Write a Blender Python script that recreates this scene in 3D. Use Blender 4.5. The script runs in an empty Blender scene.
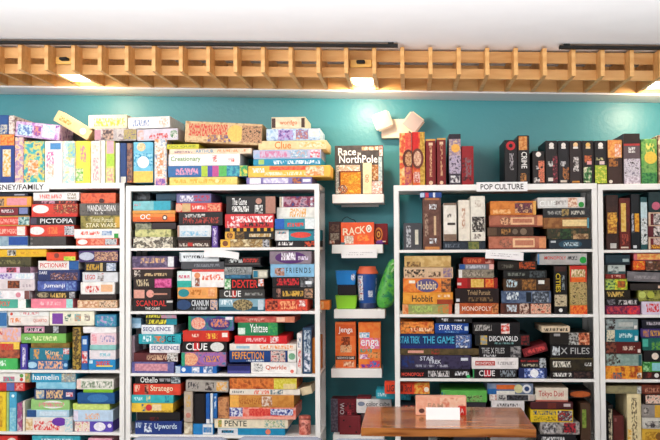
import bpy, bmesh, math, random
from mathutils import Matrix, Vector
random.seed(7)
SC = bpy.context.scene
COL = SC.collection
# ------------------------------------------------------------------ camera
F = 1000.0
CAM = Vector((0.0, -4.5, 1.38))
YAW, PITCH, ROLL = math.radians(4.57), math.radians(1.83), math.radians(-0.30)
R3 = (Matrix.Rotation(YAW, 3, 'Z') @ Matrix.Rotation(math.pi/2 + PITCH, 3, 'X') @ Matrix.Rotation(ROLL, 3, 'Z'))
cd = bpy.data.cameras.new('camera'); cam = bpy.data.objects.new('camera', cd); COL.objects.link(cam)
cd.sensor_width = 36.0; cd.lens = F * 36.0 / 660.0
cd.dof.use_dof = True; cd.dof.focus_distance = 4.5; cd.dof.aperture_fstop = 4.0
cam.matrix_world = Matrix.Translation(CAM) @ R3.to_4x4()
SC.camera = cam
# ------------------------------------------------------------------ light and exposure
SC.view_settings.view_transform = 'Standard'; SC.view_settings.look = 'None'
SC.view_settings.gamma = 1.0; SC.view_settings.use_curve_mapping = False
SC.view_settings.exposure = 0.04
W = bpy.data.worlds.new('world'); SC.world = W; W.use_nodes = True
W.node_tree.nodes['Background'].inputs[0].default_value = (0.90, 0.95, 1.0, 1)
W.node_tree.nodes['Background'].inputs[1].default_value = 0.33
def area(name, loc, target, size, power, color=(1,1,1), size_y=None):
    l = bpy.data.lights.new(name, 'AREA'); l.energy = power; l.color = color; l.size = size
    if size_y: l.shape = 'RECTANGLE'; l.size_y = size_y
    o = bpy.data.objects.new(name, l); COL.objects.link(o); o.location = loc
    o.rotation_euler = (Vector(target) - Vector(loc)).to_track_quat('-Z', 'Y').to_euler()
    return o
area('window_daylight', (-3.6, -4.8, 1.5), (-0.8, -1.0, 1.6), 2.6, 50, (1.0, 0.985, 0.96), 1.6)
up = area('added_ceiling_fill', (-0.5, -2.3, 0.55), (-0.5, -1.6, 2.3), 4.2, 36, (0.96, 0.98, 1.0), 0.6); up.data.spread = math.radians(95)  # unseen area light added low down to brighten the ceiling
area('ceiling_lamp_row', (-1.5, -2.15, 2.16), (-1.1, 0.1, 1.0), 2.0, 26, (1.0, 0.97, 0.93), 0.3)
area('ceiling_lamp_row', (1.3, -2.15, 2.13), (0.9, 0.1, 1.0), 2.0, 15, (1.0, 0.95, 0.88), 0.3)

def P(u, v, Y):
    """pixel of the photograph -> the point where its ray meets the vertical plane at depth Y"""
    d = R3 @ Vector(((u-330.0)/F, -(v-220.0)/F, -1.0))
    t = (Y - CAM.y) / d.y
    return CAM + d * t
def PZ(u, v, Z):
    d = R3 @ Vector(((u-330.0)/F, -(v-220.0)/F, -1.0))
    return CAM + d * ((Z - CAM.z) / d.z)
# ------------------------------------------------------------------ materials
def lin(c):
    c /= 255.0
    return c/12.92 if c <= 0.04045 else ((c+0.055)/1.055)**2.4
def rgb(h):
    if len(h) == 3: h = ''.join(x*2 for x in h)
    return tuple(lin(int(h[i:i+2], 16)) for i in (0, 2, 4)) + (1,)
_m = {}
RGB = rgb
def mat(key, rough=0.45, scale=38.0, fine=False):
    """'c' plain printed card, 'c+c2+c3' card printed with a mottled picture in those colours"""
    k = (key, rough, fine)
    if k in _m: return _m[k]
    m = bpy.data.materials.new('print_' + key); m.use_nodes = True
    nt = m.node_tree; N = nt.nodes; L = nt.links; b = N['Principled BSDF']
    b.inputs['Roughness'].default_value = rough
    b.inputs['Specular IOR Level'].default_value = 0.32
    cs = key.split('+')
    rgb = lambda h: tuple(min(1.0, x**1.16*1.0) for x in RGB(h)[:3]) + (1,)
    tc = N.new('ShaderNodeTexCoord'); oi = N.new('ShaderNodeObjectInfo')
    add = N.new('ShaderNodeVectorMath'); add.operation = 'MULTIPLY_ADD'
    comb = N.new('ShaderNodeCombineXYZ')
    for i in range(3): pass; L.new(oi.outputs['Random'], comb.inputs[i])
    add.inputs[1].default_value = (31, 17, 23)
    if fine:
        mp = N.new('ShaderNodeMapping'); mp.inputs['Scale'].default_value = (1.15, 1, 0.5); src = mp.outputs[0]; L.new(tc.outputs['Object'], mp.inputs[0])
    else: src = tc.outputs['Object']
    L.new(comb.outputs[0], add.inputs[0]); L.new(src, add.inputs[2])
    no = N.new('ShaderNodeTexNoise'); no.noise_dimensions = '3D'
    no.inputs['Scale'].default_value = 150.0 if fine else scale*(1.5 if scale > 50 else 1.1)
    no.inputs['Detail'].default_value = 1.0 if fine else 3.0
    L.new(add.outputs[0], no.inputs['Vector'])
    ramp = N.new('ShaderNodeValToRGB'); L.new(no.outputs[0], ramp.inputs[0])
    e = ramp.color_ramp.elements
    if len(cs) == 1:
        c = rgb(cs[0])
        e[0].position = 0.3; e[0].color = tuple(x*0.86 for x in c[:3]) + (1,)
        e[1].position = 0.7; e[1].color = tuple(min(1, x*1.1) for x in c[:3]) + (1,)
    else:
        pos = {2: [.40, .60], 3: [.33, .5, .66], 4: [.30, .44, .56, .70]}[len(cs)]
        e[0].position = pos[0]; e[0].color = rgb(cs[0]); e[1].position = pos[-1]; e[1].color = rgb(cs[-1])
        for p_, c_ in zip(pos[1:-1], cs[1:-1]):
            x = e.new(p_); x.color = rgb(c_)
    L.new(ramp.outputs[0], b.inputs['Base Color'])
    _m[k] = m
    return m
def plain(name, h, rough=0.5, metallic=0.0, bump=0.0, var=0.06, scale=8.0):
    if name in _m: return _m[name]
    m = bpy.data.materials.new(name); m.use_nodes = True
    nt = m.node_tree; N = nt.nodes; L = nt.links; b = N['Principled BSDF']
    b.inputs['Roughness'].default_value = rough; b.inputs['Metallic'].default_value = metallic
    tc = N.new('ShaderNodeTexCoord'); no = N.new('ShaderNodeTexNoise'); no.inputs['Scale'].default_value = scale
    no.inputs['Detail'].default_value = 4
    L.new(tc.outputs['Object'], no.inputs['Vector'])
    r = N.new('ShaderNodeValToRGB'); c = rgb(h)
    r.color_ramp.elements[0].position = .3; r.color_ramp.elements[1].position = .7
    r.color_ramp.elements[0].color = tuple(x*(1-var) for x in c[:3]) + (1,)
    r.color_ramp.elements[1].color = tuple(min(1, x*(1+var)) for x in c[:3]) + (1,)
    L.new(no.outputs[0], r.inputs[0]); L.new(r.outputs[0], b.inputs['Base Color'])
    if bump:
        n2 = N.new('ShaderNodeTexNoise'); n2.inputs['Scale'].default_value = 60; L.new(tc.outputs['Object'], n2.inputs['Vector'])
        bp = N.new('ShaderNodeBump'); bp.inputs['Strength'].default_value = bump; bp.inputs['Distance'].default_value = 0.004
        L.new(n2.outputs[0], bp.inputs['Height']); L.new(bp.outputs[0], b.inputs['Normal'])
    _m[name] = m
    return m
def wood(name, c1, c2, rough, scl, axis='X', coat=0.0):
    m = bpy.data.materials.new(name); m.use_nodes = True
    nt = m.node_tree; N = nt.nodes; L = nt.links; b = N['Principled BSDF']
    b.inputs['Roughness'].default_value = rough; b.inputs['Coat Weight'].default_value = coat
    b.inputs['Coat Roughness'].default_value = 0.08
    tc = N.new('ShaderNodeTexCoord'); mp = N.new('ShaderNodeMapping'); mp.inputs['Scale'].default_value = scl
    no = N.new('ShaderNodeTexNoise'); no.inputs['Scale'].default_value = 3.0; no.inputs['Detail'].default_value = 6
    no.inputs['Distortion'].default_value = 0.6
    r = N.new('ShaderNodeValToRGB'); r.color_ramp.elements[0].position = .34; r.color_ramp.elements[1].position = .66
    r.color_ramp.elements[0].color = rgb(c1); r.color_ramp.elements[1].color = rgb(c2)
    L.new(tc.outputs['Object'], mp.inputs[0]); L.new(mp.outputs[0], no.inputs['Vector']); L.new(no.outputs[0], r.inputs[0])
    L.new(r.outputs[0], b.inputs['Base Color'])
    return m
def emis(name, h, s):
    m = bpy.data.materials.new(name); m.use_nodes = True; b = m.node_tree.nodes['Principled BSDF']
    b.inputs['Emission Color'].default_value = rgb(h); b.inputs['Emission Strength'].default_value = s
    b.inputs['Base Color'].default_value = rgb(h)
    return m
M_WHITE = plain('shelf_white_enamel', 'f1efec', 0.38, var=0.02)
M_WALL = plain('teal_wall_paint', '40929d', 0.38, bump=0.25, var=0.06, scale=2.2)
M_CEIL = plain('white_ceiling_paint', 'efedee', 0.8, var=0.015)
M_FLOOR = plain('grey_floor', 'a39c94', 0.5)
M_SLAT = wood('oak_slats', 'cd9452', 'e3b273', 0.5, (1.2, 9, 9))
M_TABLE = wood('varnished_table_wood', '763814', 'c47c3c', 0.22, (1.1, 10, 14), coat=0.35)
M_BLACK = plain('black_metal', '0a0908', 0.8)
M_LAMP = emis('lamp_panel_glow', 'fff2dc', 9.0)
M_PAPER = plain('white_paper', 'f4f2f2', 0.7, var=0.02)
# ------------------------------------------------------------------ mesh helpers
def link(name, me, m=None, parent=None, loc=None, **props):
    o = bpy.data.objects.new(name, me); COL.objects.link(o)
    if m is not None and me is not None and not me.materials: me.materials.append(m)
    if parent: o.parent = parent
    if loc is not None: o.location = loc
    for k, v in props.items(): o[k] = v
    return o
def bm_box(bm, x0, y0, z0, x1, y1, z1, bev=0.0, seg=1, rot=None):
    r = bmesh.ops.create_cube(bm, size=1.0)
    vs = r['verts']
    c = Vector(((x0+x1)/2, (y0+y1)/2, (z0+z1)/2))
    bmesh.ops.scale(bm, vec=(x1-x0, y1-y0, z1-z0), verts=vs)
    if bev:
        es = list({e for v in vs for e in v.link_edges})
        rr = bmesh.ops.bevel(bm, geom=es, offset=bev, segments=seg, affect='EDGES', profile=0.6)
        vs = list({v for v in rr['verts']} | {v for v in vs if v.is_valid})
    if rot is not None: bmesh.ops.rotate(bm, cent=(0, 0, 0), matrix=rot, verts=vs)
    bmesh.ops.translate(bm, vec=c, verts=vs)
    return vs
def finish(bm, smooth=False):
    me = bpy.data.meshes.new('mesh'); bm.to_mesh(me); bm.free()
    if smooth:
        for p in me.polygons: p.use_smooth = True
    return me
def box_mesh(x0, y0, z0, x1, y1, z1, bev=0.0, seg=1):
    bm = bmesh.new(); bm_box(bm, x0, y0, z0, x1, y1, z1, bev, seg); return finish(bm)
def lathe(profile, n=32):
    bm = bmesh.new(); rings = []
    for r, z in profile:
        rings.append([bm.verts.new((r*math.cos(2*math.pi*i/n), r*math.sin(2*math.pi*i/n), z)) for i in range(n)])
    for a, b in zip(rings, rings[1:]):
        for i in range(n): bm.faces.new((a[i], a[(i+1) % n], b[(i+1) % n], b[i]))
    bm.faces.new(list(reversed(rings[0]))); bm.faces.new(rings[-1])
    me = finish(bm)
    for p in me.polygons: p.use_smooth = len(p.vertices) == 4
    return me
_tx = {}
def text_data(s, bold=0.012):
    if s in _tx: return _tx[s]
    cu = bpy.data.curves.new('t', 'FONT'); cu.body = s; cu.size = 1.0; cu.offset = bold; cu.resolution_u = 2
    o = bpy.data.objects.new('t', cu); COL.objects.link(o)
    dg = bpy.context.evaluated_depsgraph_get()
    me = bpy.data.meshes.new_from_object(o.evaluated_get(dg), depsgraph=dg)
    vs = [v.co.copy() for v in me.vertices]; fs = [tuple(p.vertices) for p in me.polygons]
    bpy.data.objects.remove(o); bpy.data.curves.remove(cu); bpy.data.meshes.remove(me)
    xs = [v.x for v in vs]; ys = [v.y for v in vs]
    _tx[s] = (vs, fs, min(xs), max(xs), min(ys), max(ys))
    return _tx[s]
def text_mesh(s, x0, x1, z0, z1, y, vertical=False, maxasp=None):
    """letters filling the rectangle in the x-z plane at y; vertical = reading downwards"""
    vs, fs, a0, a1, b0, b1 = text_data(s)
    me = bpy.data.meshes.new('lettering')
    out = []
    for v in vs:
        p = (v.x-a0)/(a1-a0); q = (v.y-b0)/(b1-b0)
        if vertical: out.append((x0 + q*(x1-x0), y, z1 - p*(z1-z0)))
        else: out.append((x0 + p*(x1-x0), y, z0 + q*(z1-z0)))
    me.from_pydata(out, [], fs); me.update()
    return me
# ------------------------------------------------------------------ the setting
YW = 0.34          # wall plane
wl = link('wall_back', box_mesh(-5, YW, -0.02, 5, YW+0.12, 2.6), M_WALL, kind='structure')
link('floor', box_mesh(-5, -7, -0.1, 5, YW+0.12, 0.0), M_FLOOR, kind='structure')
TILT = math.radians(1.75)   # the ceiling line drops slightly to the right
zc = P(330, 98.2, YW).z
def ceil_z(x, base): return base - (x - P(330, 95, YW).x) * math.tan(TILT)
def slab(name, xa, ya, xb, yb, zbot, th, m, **kw):
    bm = bmesh.new()
    vs = []
    for z in (0, th):
        for x, y in ((xa, ya), (xb, ya), (xb, yb), (xa, yb)): vs.append(bm.verts.new((x, y, ceil_z(x, zbot) + z)))
    for f in ((0,3,2,1), (4,5,6,7), (0,1,5,4), (1,2,6,5), (2,3,7,6), (3,0,4,7)): bm.faces.new([vs[i] for i in f])
    return link(name, finish(bm), m, **kw)
YB, YM, YFR = 0.10, -0.22, -0.33     # back slat, middle slat, front ends of the lattice
ZL = zc + 0.005                              # bottom of the lattice
ZH = 0.113                           # its height
slab('ceiling', -5, -7, 5, YB+0.02, ZL+ZH+0.012, 0.2, M_CEIL, kind='structure')
slab('trim_1', -5, YB+0.012, 5, YW-0.001, zc-0.002, 0.20, M_CEIL, kind='structure')

# oak lattice under the ceiling
lat = link('ceiling_lattice', None, loc=(0, 0, 0), label='long oak slat lattice hung under the white ceiling along the teal wall', category='ceiling lattice')
pitch = 0.1176
xs0 = P(72.8, 60, YFR).x
def long_slat(y, gaps, name='long_slat'):
    for (za, zb) in gaps:
        slab(name, -2.9, y-0.008, 2.3, y+0.008, ZL+za, zb-za, M_SLAT, parent=lat)
long_slat(YM, ((0.0, 0.042), (0.069, 0.116)))
long_slat(YB, ((0.0, 0.116),))
LSX = []
k = 0
for i in range(-14, 30):
    x = xs0 + i*pitch
    if x < -2.85 or x > 2.25: continue
    LSX.append(x)
    link('cross_slat', box_mesh(-0.0085, YFR, 0, 0.0085, YB+0.010, ZH, 0.0008), M_SLAT, lat, (x, 0, ceil_z(x, ZL)-0.001))
# lamps in the lattice
def lamp(px, label, power):
    x = P(px, 82, YM+0.09).x
    xa = max([s for s in LSX if s <= x]); xb = xa + pitch
    xm = (xa+xb)/2; z = ceil_z(xm, ZL)
    r = link('lattice_lamp', None, loc=(xm, 0, z), label=label, category='ceiling lamp', group='square lamps in the lattice')
    link('diffuser', box_mesh(-0.045, YM+0.02, 0.004, 0.045, YM+0.20, 0.012, 0.002), M_LAMP, r)
    link('housing', box_mesh(-0.045, YM+0.02, 0.0125, 0.045, YB-0.02, 0.05, 0.003), plain('lamp_cream', 'e9d9b8'), r)
    link('stem', box_mesh(-0.012, YM-0.021, 0.0505, 0.012, YM+0.019, 0.060), M_BLACK, r)
    link('socket', box_mesh(-0.018, YM-0.07, 0.052, 0.018, YM-0.035, 0.064, 0.003), M_BLACK, r)
    link('bracket', box_mesh(-0.046, YM-0.034, 0.040, 0.046, YM-0.022, 0.072, 0.003), plain('lamp_amber', 'eeb75e', 0.4), r)
    l = bpy.data.lights.new('lattice_lamp_light', 'AREA'); l.energy = power; l.size = 0.05; l.color = (1.0, 0.80, 0.56); l.spread = math.radians(160)
    lo = bpy.data.objects.new('lattice_lamp_light', l); COL.objects.link(lo); lo.location = (xm, YM+0.20, z-0.03)
    lo.rotation_euler = (Vector((xm, YW, z-0.26)) - lo.location).to_track_quat('-Z', 'Y').to_euler()
lamp(79, 'glowing square lamp at the left end of the oak lattice', 0.9)
lamp(363, 'glowing square lamp in the middle of the oak lattice above the small wall shelves', 1.9)
lamp(656, 'glowing square lamp at the right edge of the oak lattice', 1.6)
# black lighting track
def track(pa, pb, label):
    a = P(pa, 47, YFR-0.02).x; b = P(pb, 47, YFR-0.02).x
    t = link('lighting_track', None, label=label, category='lighting track', group='black tracks at the ceiling')
    t.location = ((a+b)/2, 0, 0)
    for nm, h in (('rail', 0.012),):
        o = slab(nm, a, YFR-0.04, b, YFR-0.012, ZL+ZH-0.008, h, M_BLACK, parent=t); o.location.x = -(a+b)/2
    for x in (a+0.03, b-0.03):
        o = slab('clip', x-0.012, YFR-0.036, x+0.012, YFR-0.016, ZL+ZH+0.0042, 0.0076, M_BLACK, parent=t); o.location.x = -(a+b)/2
track(-60, 398, 'long black lighting track along the left half of the oak lattice')
track(559, 740, 'short black lighting track above the right end of the oak lattice')
# ------------------------------------------------------------------ bookcases
DEP = 0.30
UN = {   # left outer px, right outer px, x for the levels, levels (top surfaces, px)
 'A': (-90, 124.4, 60, [183.3, 245.8, 308.2, 370.2, 432.2, 496, 548]),
 'B': (125.6, 319.8, 225, [184.7, 247.6, 311.3, 373.8, 435.6, 499, 548]),
 'C': (394.4, 598.6, 500, [184.2, 249.5, 314.4, 378.9, 444, 508, 548]),
 'D': (599.2, 800, 630, [183.9, 249.9, 314.9, 379.6, 445, 510, 548]),
}
NM = {'A': 'leftmost bookcase', 'B': 'second bookcase', 'C': 'third bookcase', 'D': 'rightmost bookcase'}
BLAB = {'A': 'white open bookcase at the left edge, under the family sign',
        'B': 'white open bookcase second from left, left of the small wall shelves',
        'C': 'white open bookcase under the pop culture sign, right of small wall shelves',
        'D': 'white open bookcase cut off by the right edge of the photo'}
ROWZ = {}
for u, (la, ra, xc, lv) in UN.items():
    xa = P(la, 300, 0).x; xb = P(ra, 300, 0).x
    root = link('bookcase', None, loc=((xa+xb)/2, DEP/2, 0), label=BLAB[u], category='bookcase', group='white open bookcases')
    ox = (xa+xb)/2; pw = 0.0225
    zs = [P(xc, v, 0).z for v in lv]; ROWZ[u] = zs
    for x in (xa, xb-pw):
        for y in (0, DEP-0.022):
            link('post', box_mesh(x-ox, y-DEP/2, 0, x-ox+pw, y-DEP/2+0.022, zs[0]-0.0005, 0.001), M_WHITE, root)
    for i, z in enumerate(zs):
        th = 0.026 if i == 0 else 0.0125
        if i == 0: link('top_board', box_mesh(xa-ox, -DEP/2-0.001, z-th, xb-ox, DEP/2, z, 0.0015), M_WHITE, root)
        else: link('shelf', box_mesh(xa-ox+0.001, -DEP/2+0.001, z-th, xb-ox-0.001, DEP/2-0.001, z, 0.001), M_WHITE, root)
# ------------------------------------------------------------------ game boxes
PALN = {'black': '1c1b1e', 'dark grey': '4a4a4c', 'grey': '8c8c8e', 'light grey': 'c0c2c4', 'white': 'f3f1ee', 'cream': 'efe0c0',
        'beige': 'd8bf9c', 'brown': '7c5238', 'dark brown': '42302a', 'red': 'd03a34', 'dark red': '7d2226', 'orange': 'e8803c',
        'salmon': 'e98c7c', 'pink': 'efb4c0', 'magenta': 'c93a8c', 'purple': '7a4a9c', 'lilac': 'c4b4dc', 'navy': '23315c', 'blue': '2f6fbc',
        'light blue': '9cc8e8', 'teal': '2f9cac', 'pale teal': '9ad8d4', 'dark teal': '1e4c5a', 'green': '3a9c58', 'light green': 'a4d074',
        'olive': '6e6638', 'yellow': 'f0cc3c', 'gold': 'c89a48', 'dark green': '2c4a38', 'tan': 'b78d60'}
def cname(h):
    h = h.split('+')[0]
    if len(h) == 3: h = ''.join(x*2 for x in h)
    c = [int(h[i:i+2], 16) for i in (0, 2, 4)]
    best = None
    for n, k in PALN.items():
        d = [int(k[i:i+2], 16) for i in (0, 2, 4)]
        rm = (c[0]+d[0])/2
        e = (2+rm/256)*(c[0]-d[0])**2 + 4*(c[1]-d[1])**2 + (2+(255-rm)/256)*(c[2]-d[2])**2
        if best is None or e < best[0]: best = (e, n)
    return best[1]
ORD = ['first', 'second', 'third', 'fourth', 'fifth', 'sixth', 'seventh', 'eighth', 'ninth', 'tenth', 'eleventh', 'twelfth', 'thirteenth', 'fourteenth']
ROWN = ['top of', 'top row of', 'second row of', 'third row of', 'fourth row of', 'bottom row of']
BOXES = []
def parse(s, upright, where, group, base, ztop_x=None, expl=None, label=None):
    tk = s.split()
    if expl: x0, x1, y0, y1 = map(float, tk[:4]); tk = tk[4:]
    else: x0, x1, y0 = map(float, tk[:3]); y1 = None; tk = tk[3:]
    d = dict(x0=x0, x1=x1, yt=y0, yb=y1, col=tk[0], up=upright, els=[], back=0.0, dep=0.255, ang=0.0, base=base, group=group, where=where, tup=False, label=label, front=None)
    for t in tk[1:]:
        c, r = t[0], t[1:]
        if c == 'y': d['back'] = float(r)/100
        elif c == 'z': d['dep'] = float(r)/100
        elif c == 'a': d['ang'] = float(r)
        elif c == 'F': d['front'] = float(r)
        else: d['els'].append((c, r.split(',')))
    return d
def full_label(d):
    l = look(d) + ', ' + d['where']
    if len(l.replace('-', ' ').split()) > 16: l = look(d).split(',')[0] + ', ' + d['where']
    return l
def look(d):
    s = cname(d['col'])
    s += ' box'
    for c, r in d['els']:
        if c in 'tTsv':
            s += ', %s lettering' % cname(r[2]); return s
    for c, r in d['els']:
        if c in 'pP': s += ', %s panel' % cname(r[2]); return s
        if c == 'd': s += ', %s disc' % cname(r[3]); return s
    return s
def pile(unit, row, name, items, base=None):
    """boxes lying on one another, bottom first"""
    prev = None
    grp = 'game boxes lying in the %s the %s' % (ROWN[row], NM[unit])
    if row == 0: grp = 'game boxes lying on the %s' % NM[unit]
    n = len(items)
    for i, s in enumerate(items):
        w = '%s in %s, %s %s' % ('lowest' if i == 0 else ('topmost' if i == n-1 else ORD[i] + ' up'), name, ROWN[row], NM[unit])
        d = parse(s, False, w, grp, None); d['cell'] = (unit, row)
        if i == 0: d['zb'] = ROWZ[unit][row] if base is None else None; d['basepx'] = base
        else: d['on'] = prev
        BOXES.append(d); prev = d
    return prev
def ups(unit, row, name, items, base=None):
    n = len(items)
    grp = 'game boxes standing upright in the %s the %s' % (ROWN[row], NM[unit]) if row else 'game boxes standing on the %s' % NM[unit]
    for i, s in enumerate(items):
        lb = None
        if s[0] == '"': lb, s = s[1:].split('"'); 
        w = 'standing %s%s, %s %s' % (ORD[i] + ' from left' if n > 1 else name, '' if n == 1 or not name else ' ' + name, ROWN[row], NM[unit])
        d = parse(s, True, w, grp, None); d['cell'] = (unit, row); d['zb'] = ROWZ[unit][row] if base is None else None; d['basepx'] = base; d['label'] = lb
        BOXES.append(d)
def loose(unit, row, label, s, upright=False, group=None):
    """a box at its own place: x0 x1 ytop ybottom"""
    d = parse(s, upright, '', group, None, expl=True, label=label); d['cell'] = (unit, row); d['zb'] = None; d['basepx'] = d['yb']
    BOXES.append(d)
    return d
# ================= leftmost bookcase
ups('A', 0, '', [
 '0 14.5 134.5 2c4f98 p.0,.22,ee7a34+f0b060,0,1 p.3,.85,f3b743+eee3d0,.2,.75',
 '15 23.5 137 ef9a5c+f3dcc0+b38ac4+f6c070',
 '24 44.5 141 3a9fc4+58c0b8+f4dc70+2f6fa8 p.45,.8,ee9648+f6e6d4,.2,.7',
 '45 62.5 141 f7f1ee p.05,.2,5a9ad0,.3,.9 s.25,.7,e06ab0,.1,.5 p.55,.9,f2c0a4+f7f1ee,.15,.5',
 '63 75.5 141 f4ecc8+a8d4d8+f7f0e4+e8d890 p.05,.4,7cc0dc+c8d8a0,.4,.95',
 '76 90.5 141 f6e25c s.1,.5,e88aa0,.3,.7 p.65,.95,f6f0d0+7cc050,.0,.5',
 '91 100.5 141 f7efe4 p.05,.3,f3c8b8+f7efe4,.15,.85 s.4,.95,e6a8b0,.2,.8',
 '101.2 105.2 141 faf6f2',
 '105.8 114.5 141 d8dc7c p.0,.3,eeb4c0,.1,.9 p.3,.6,b8d850,.1,1 p.65,1,f2e2a8+e8a8a0,.1,.9',
 '115.6 119.6 143 f8f5f0',
 '120.2 126.6 143 1f4b86 p.85,1,d8d4cc',
 '127 132.5 143 8c6a60+b08870+5a4450+c87a44',
 '"upright box with a white bird in blue over a yellow base, leftmost bookcase end"133.5 153 142 7fcbe4 p.72,1,f5cf6a,0,1 p.28,.6,2f9ec6+a8dcec,.02,.98 d.5,.5,.3,f6f3ee d.12,.4,.22,f5c08c+f7e0c0',
])
ups('B', 0, 'over the left post', [
 '154.5 166.5 139 4e86bc+f4efe8+ef9a64 p.15,.75,f6f2ee+f0a070,.2,.75 p.85,1,8a6ab8+e8a8b8',
])
loose('A', 0, 'small navy box standing on the upright boxes at the left edge of the photo', '-4 8.5 115 134.2 2d5f9e p.5,1,d8d4c4+2d5f9e', True, 'boxes laid across the upright row')
loose('A', 0, 'small mottled red and white box above the leftmost upright boxes', '8.8 14.5 115.5 134.2 c8a094+f0e8e0+8a3a48', True, 'boxes laid across the upright row')
loose('A', 0, 'purple picture box tilted on top of the leftmost upright boxes', '15.5 59.5 123 138.2 c38ad0+ecd6ee+9a58b0 a6.5 p.05,.38,d8eef2+6a88c8,.1,.8 p.42,.58,f0a08c+9a58b0,.2,.8 p.62,.9,f6eaf4+b8d8e0,.1,.95', group='boxes laid across the upright row')
loose('A', 0, 'long cream box leaning steeply downwards to the right, leftmost bookcase top', '53 92.5 119.6 130.8 f3d3a2 a31 s.12,.45,e0963c,.3,.7 d.8,.5,.3,f7efe6 F.02 z9', group='boxes laid across the upright row')
loose('A', 0, 'black box lying behind the leaning cream box', '73 92 130.5 140.5 211c1c y15 z10', group='boxes laid across the upright row')
loose('A', 0, 'mottled grey box under the cream box with a yellow script', '94.5 136.5 128.5 140.6 b0a8ac+d8d0cc+7a6470 p.0,.15,c89aa8 p.2,.45,d8b8a4+5a4a50,.1,.9 p.7,1,8c9c78+c8b070+6a6a90', group='boxes laid across the upright row')
loose('A', 0, 'cream box with yellow script above the mottled grey box', '88.5 127 115 128.3 f6efd0 s.15,.95,d8c84c,.15,.75 y.3', group='boxes laid across the upright row')
loose('A', 0, 'light grey box with red letters and a blue and green circle', '137 178 128.8 140.2 ddd6e0 a-1 s.3,.75,d8403c,.15,.6 d.9,.5,.34,4a8c58+e8e4e0 p.02,.16,f0b8a8+ddd6e0', group='boxes laid across the upright row')
loose('A', 0, 'white box with blue script, topmost above the left post of second bookcase', '128 170 116.8 128 f7f3f0 a-1.2 z30 s.12,.5,6a8cc0,.2,.75 d.85,.5,.42,f2c4ae+f7f3f0', group='boxes laid across the upright row')
pile('A', 1, 'left pile', [
 '-40 27.8 236 a7bcc8+8fa8b8 p.72,1,2559a6 p.1,.6,b8ccd4+8aa4b4',
 '-40 26.4 226.2 e0524a s.5,.85,f4b8a8,.2,.7 p.86,.98,f4e8e0,.05,.95',
 '-40 29.6 216 e04a44 p.0,1,c8984a,.86,1 p.0,1,c8984a,0,.12 s.4,.86,f0b0a4,.25,.7 p.84,1,2f7a7c+c8dcd8,.1,.9',
 '-40 29 207 221a24 p.45,.84,8c2438,.1,.9 s.6,.78,e8d0d4,.35,.7 p.86,.98,8890c0,.2,.9',
 '-40 32.5 196.7 eeaa4a p.4,.62,c8a888+6a5450,.1,.8 p.66,.94,eba0a8,.15,.85',
 '-40 28 193.2 1c2440 p.8,.95,b8b8c4,.3,.7'])
pile('A', 1, 'middle pile', [
 '30.2 66 236.4 4b4846+54504e d.04,.25,.12,8a8684 d.04,.75,.12,8a8684',
 '30.2 75 225 e2513f d.15,.5,.36,f2efec,1.9 s.4,.62,f08a50,.2,.8 p.78,1,8c8c94+d8d8dc+4a4a54',
 '30.2 76 216.8 211c20 t.22,.94,ecebee,PICTOPIA,.2,.78 p.0,.14,5a4a60',
 '30.2 77.5 204 dd4a38 d.2,.6,.33,f4f0ec,2 p.48,1,f0a878+6a2a20+e04a38,.25,.95 P0,1,d83c30,.0,.2',
 '33 76.5 200.6 5a2030 p.2,.5,d8a0b4+5a2030 p.6,.95,d86a58+3a1820',
 '33.2 79.2 192.4 f4f0ee s.12,.62,ef8a84,.25,.75 T.74,.94,8a7440,WARS,.12,.45 T.74,.94,8a7440,STAR,.52,.86'])
pile('A', 1, 'right pile', [
 '76 117.5 238.3 e06a52 d.16,.5,.36,f3efec,1.9 p.36,.68,e89a80+d85a48 p.7,.98,90a0b0+d8d8d8+4a5460',
 '73.5 120.5 229 f5f1ee s.14,.56,e66a5a,.35,.75 p.6,.82,7c9cc4+c8d4e4,.3,.8 p.87,.96,3aa84a,.0,.5',
 '80.5 121 215.6 8c8444+a89a54+6a6434 t.24,.82,e8e0b8,Trivial_Pursuit,.5,.86 t.14,.9,ece4c0,STAR_WARS,.12,.44 p.86,1,d8b050',
 '79.5 121.2 203.2 63605e+76706a+504c4c t.2,.88,eceae8,MANDALORIAN,.35,.85 s.36,.6,d8d4d0,.1,.3',
 '80.6 115.6 193 e0603c+e87850+c84a34 d.6,.2,.26,5a2a28'])
pile('A', 2, 'left pile', [
 '-40 26 299.4 5cb8a4 t.4,.76,e8584c,MONOPOLY,.2,.8 p.88,1,f4f2ee,0,1',
 '-40 29.4 290.6 f3eef0 p.4,.62,e4a8bc+f3eef0+b8c8d8 d.84,.5,.3,e49aa8 P.93,1,8a5a54',
 '-40 34.6 279.6 e3d8da p.64,.8,a4582c+5a3420,.2,.9 s.84,.97,b8a8b0,.3,.6',
 '-40 34.4 273 e6e0ee p.38,.7,8a70b8+e6e0ee p.75,.98,cfe0ec+f4f4f4,.1,.9',
 '-40 30.5 267 eec4dc p.66,.8,c85a70+4a3448 P.85,1,58404c',
 '-40 31.2 257 4e4a2c+5c5634+403c26 s.5,.85,8a8454,.3,.7',
 '-40 46.4 247.4 efc22c p.55,.65,f2ece0+3a3030,.15,.9 s.7,.92,d8a020,.35,.65'])
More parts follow.
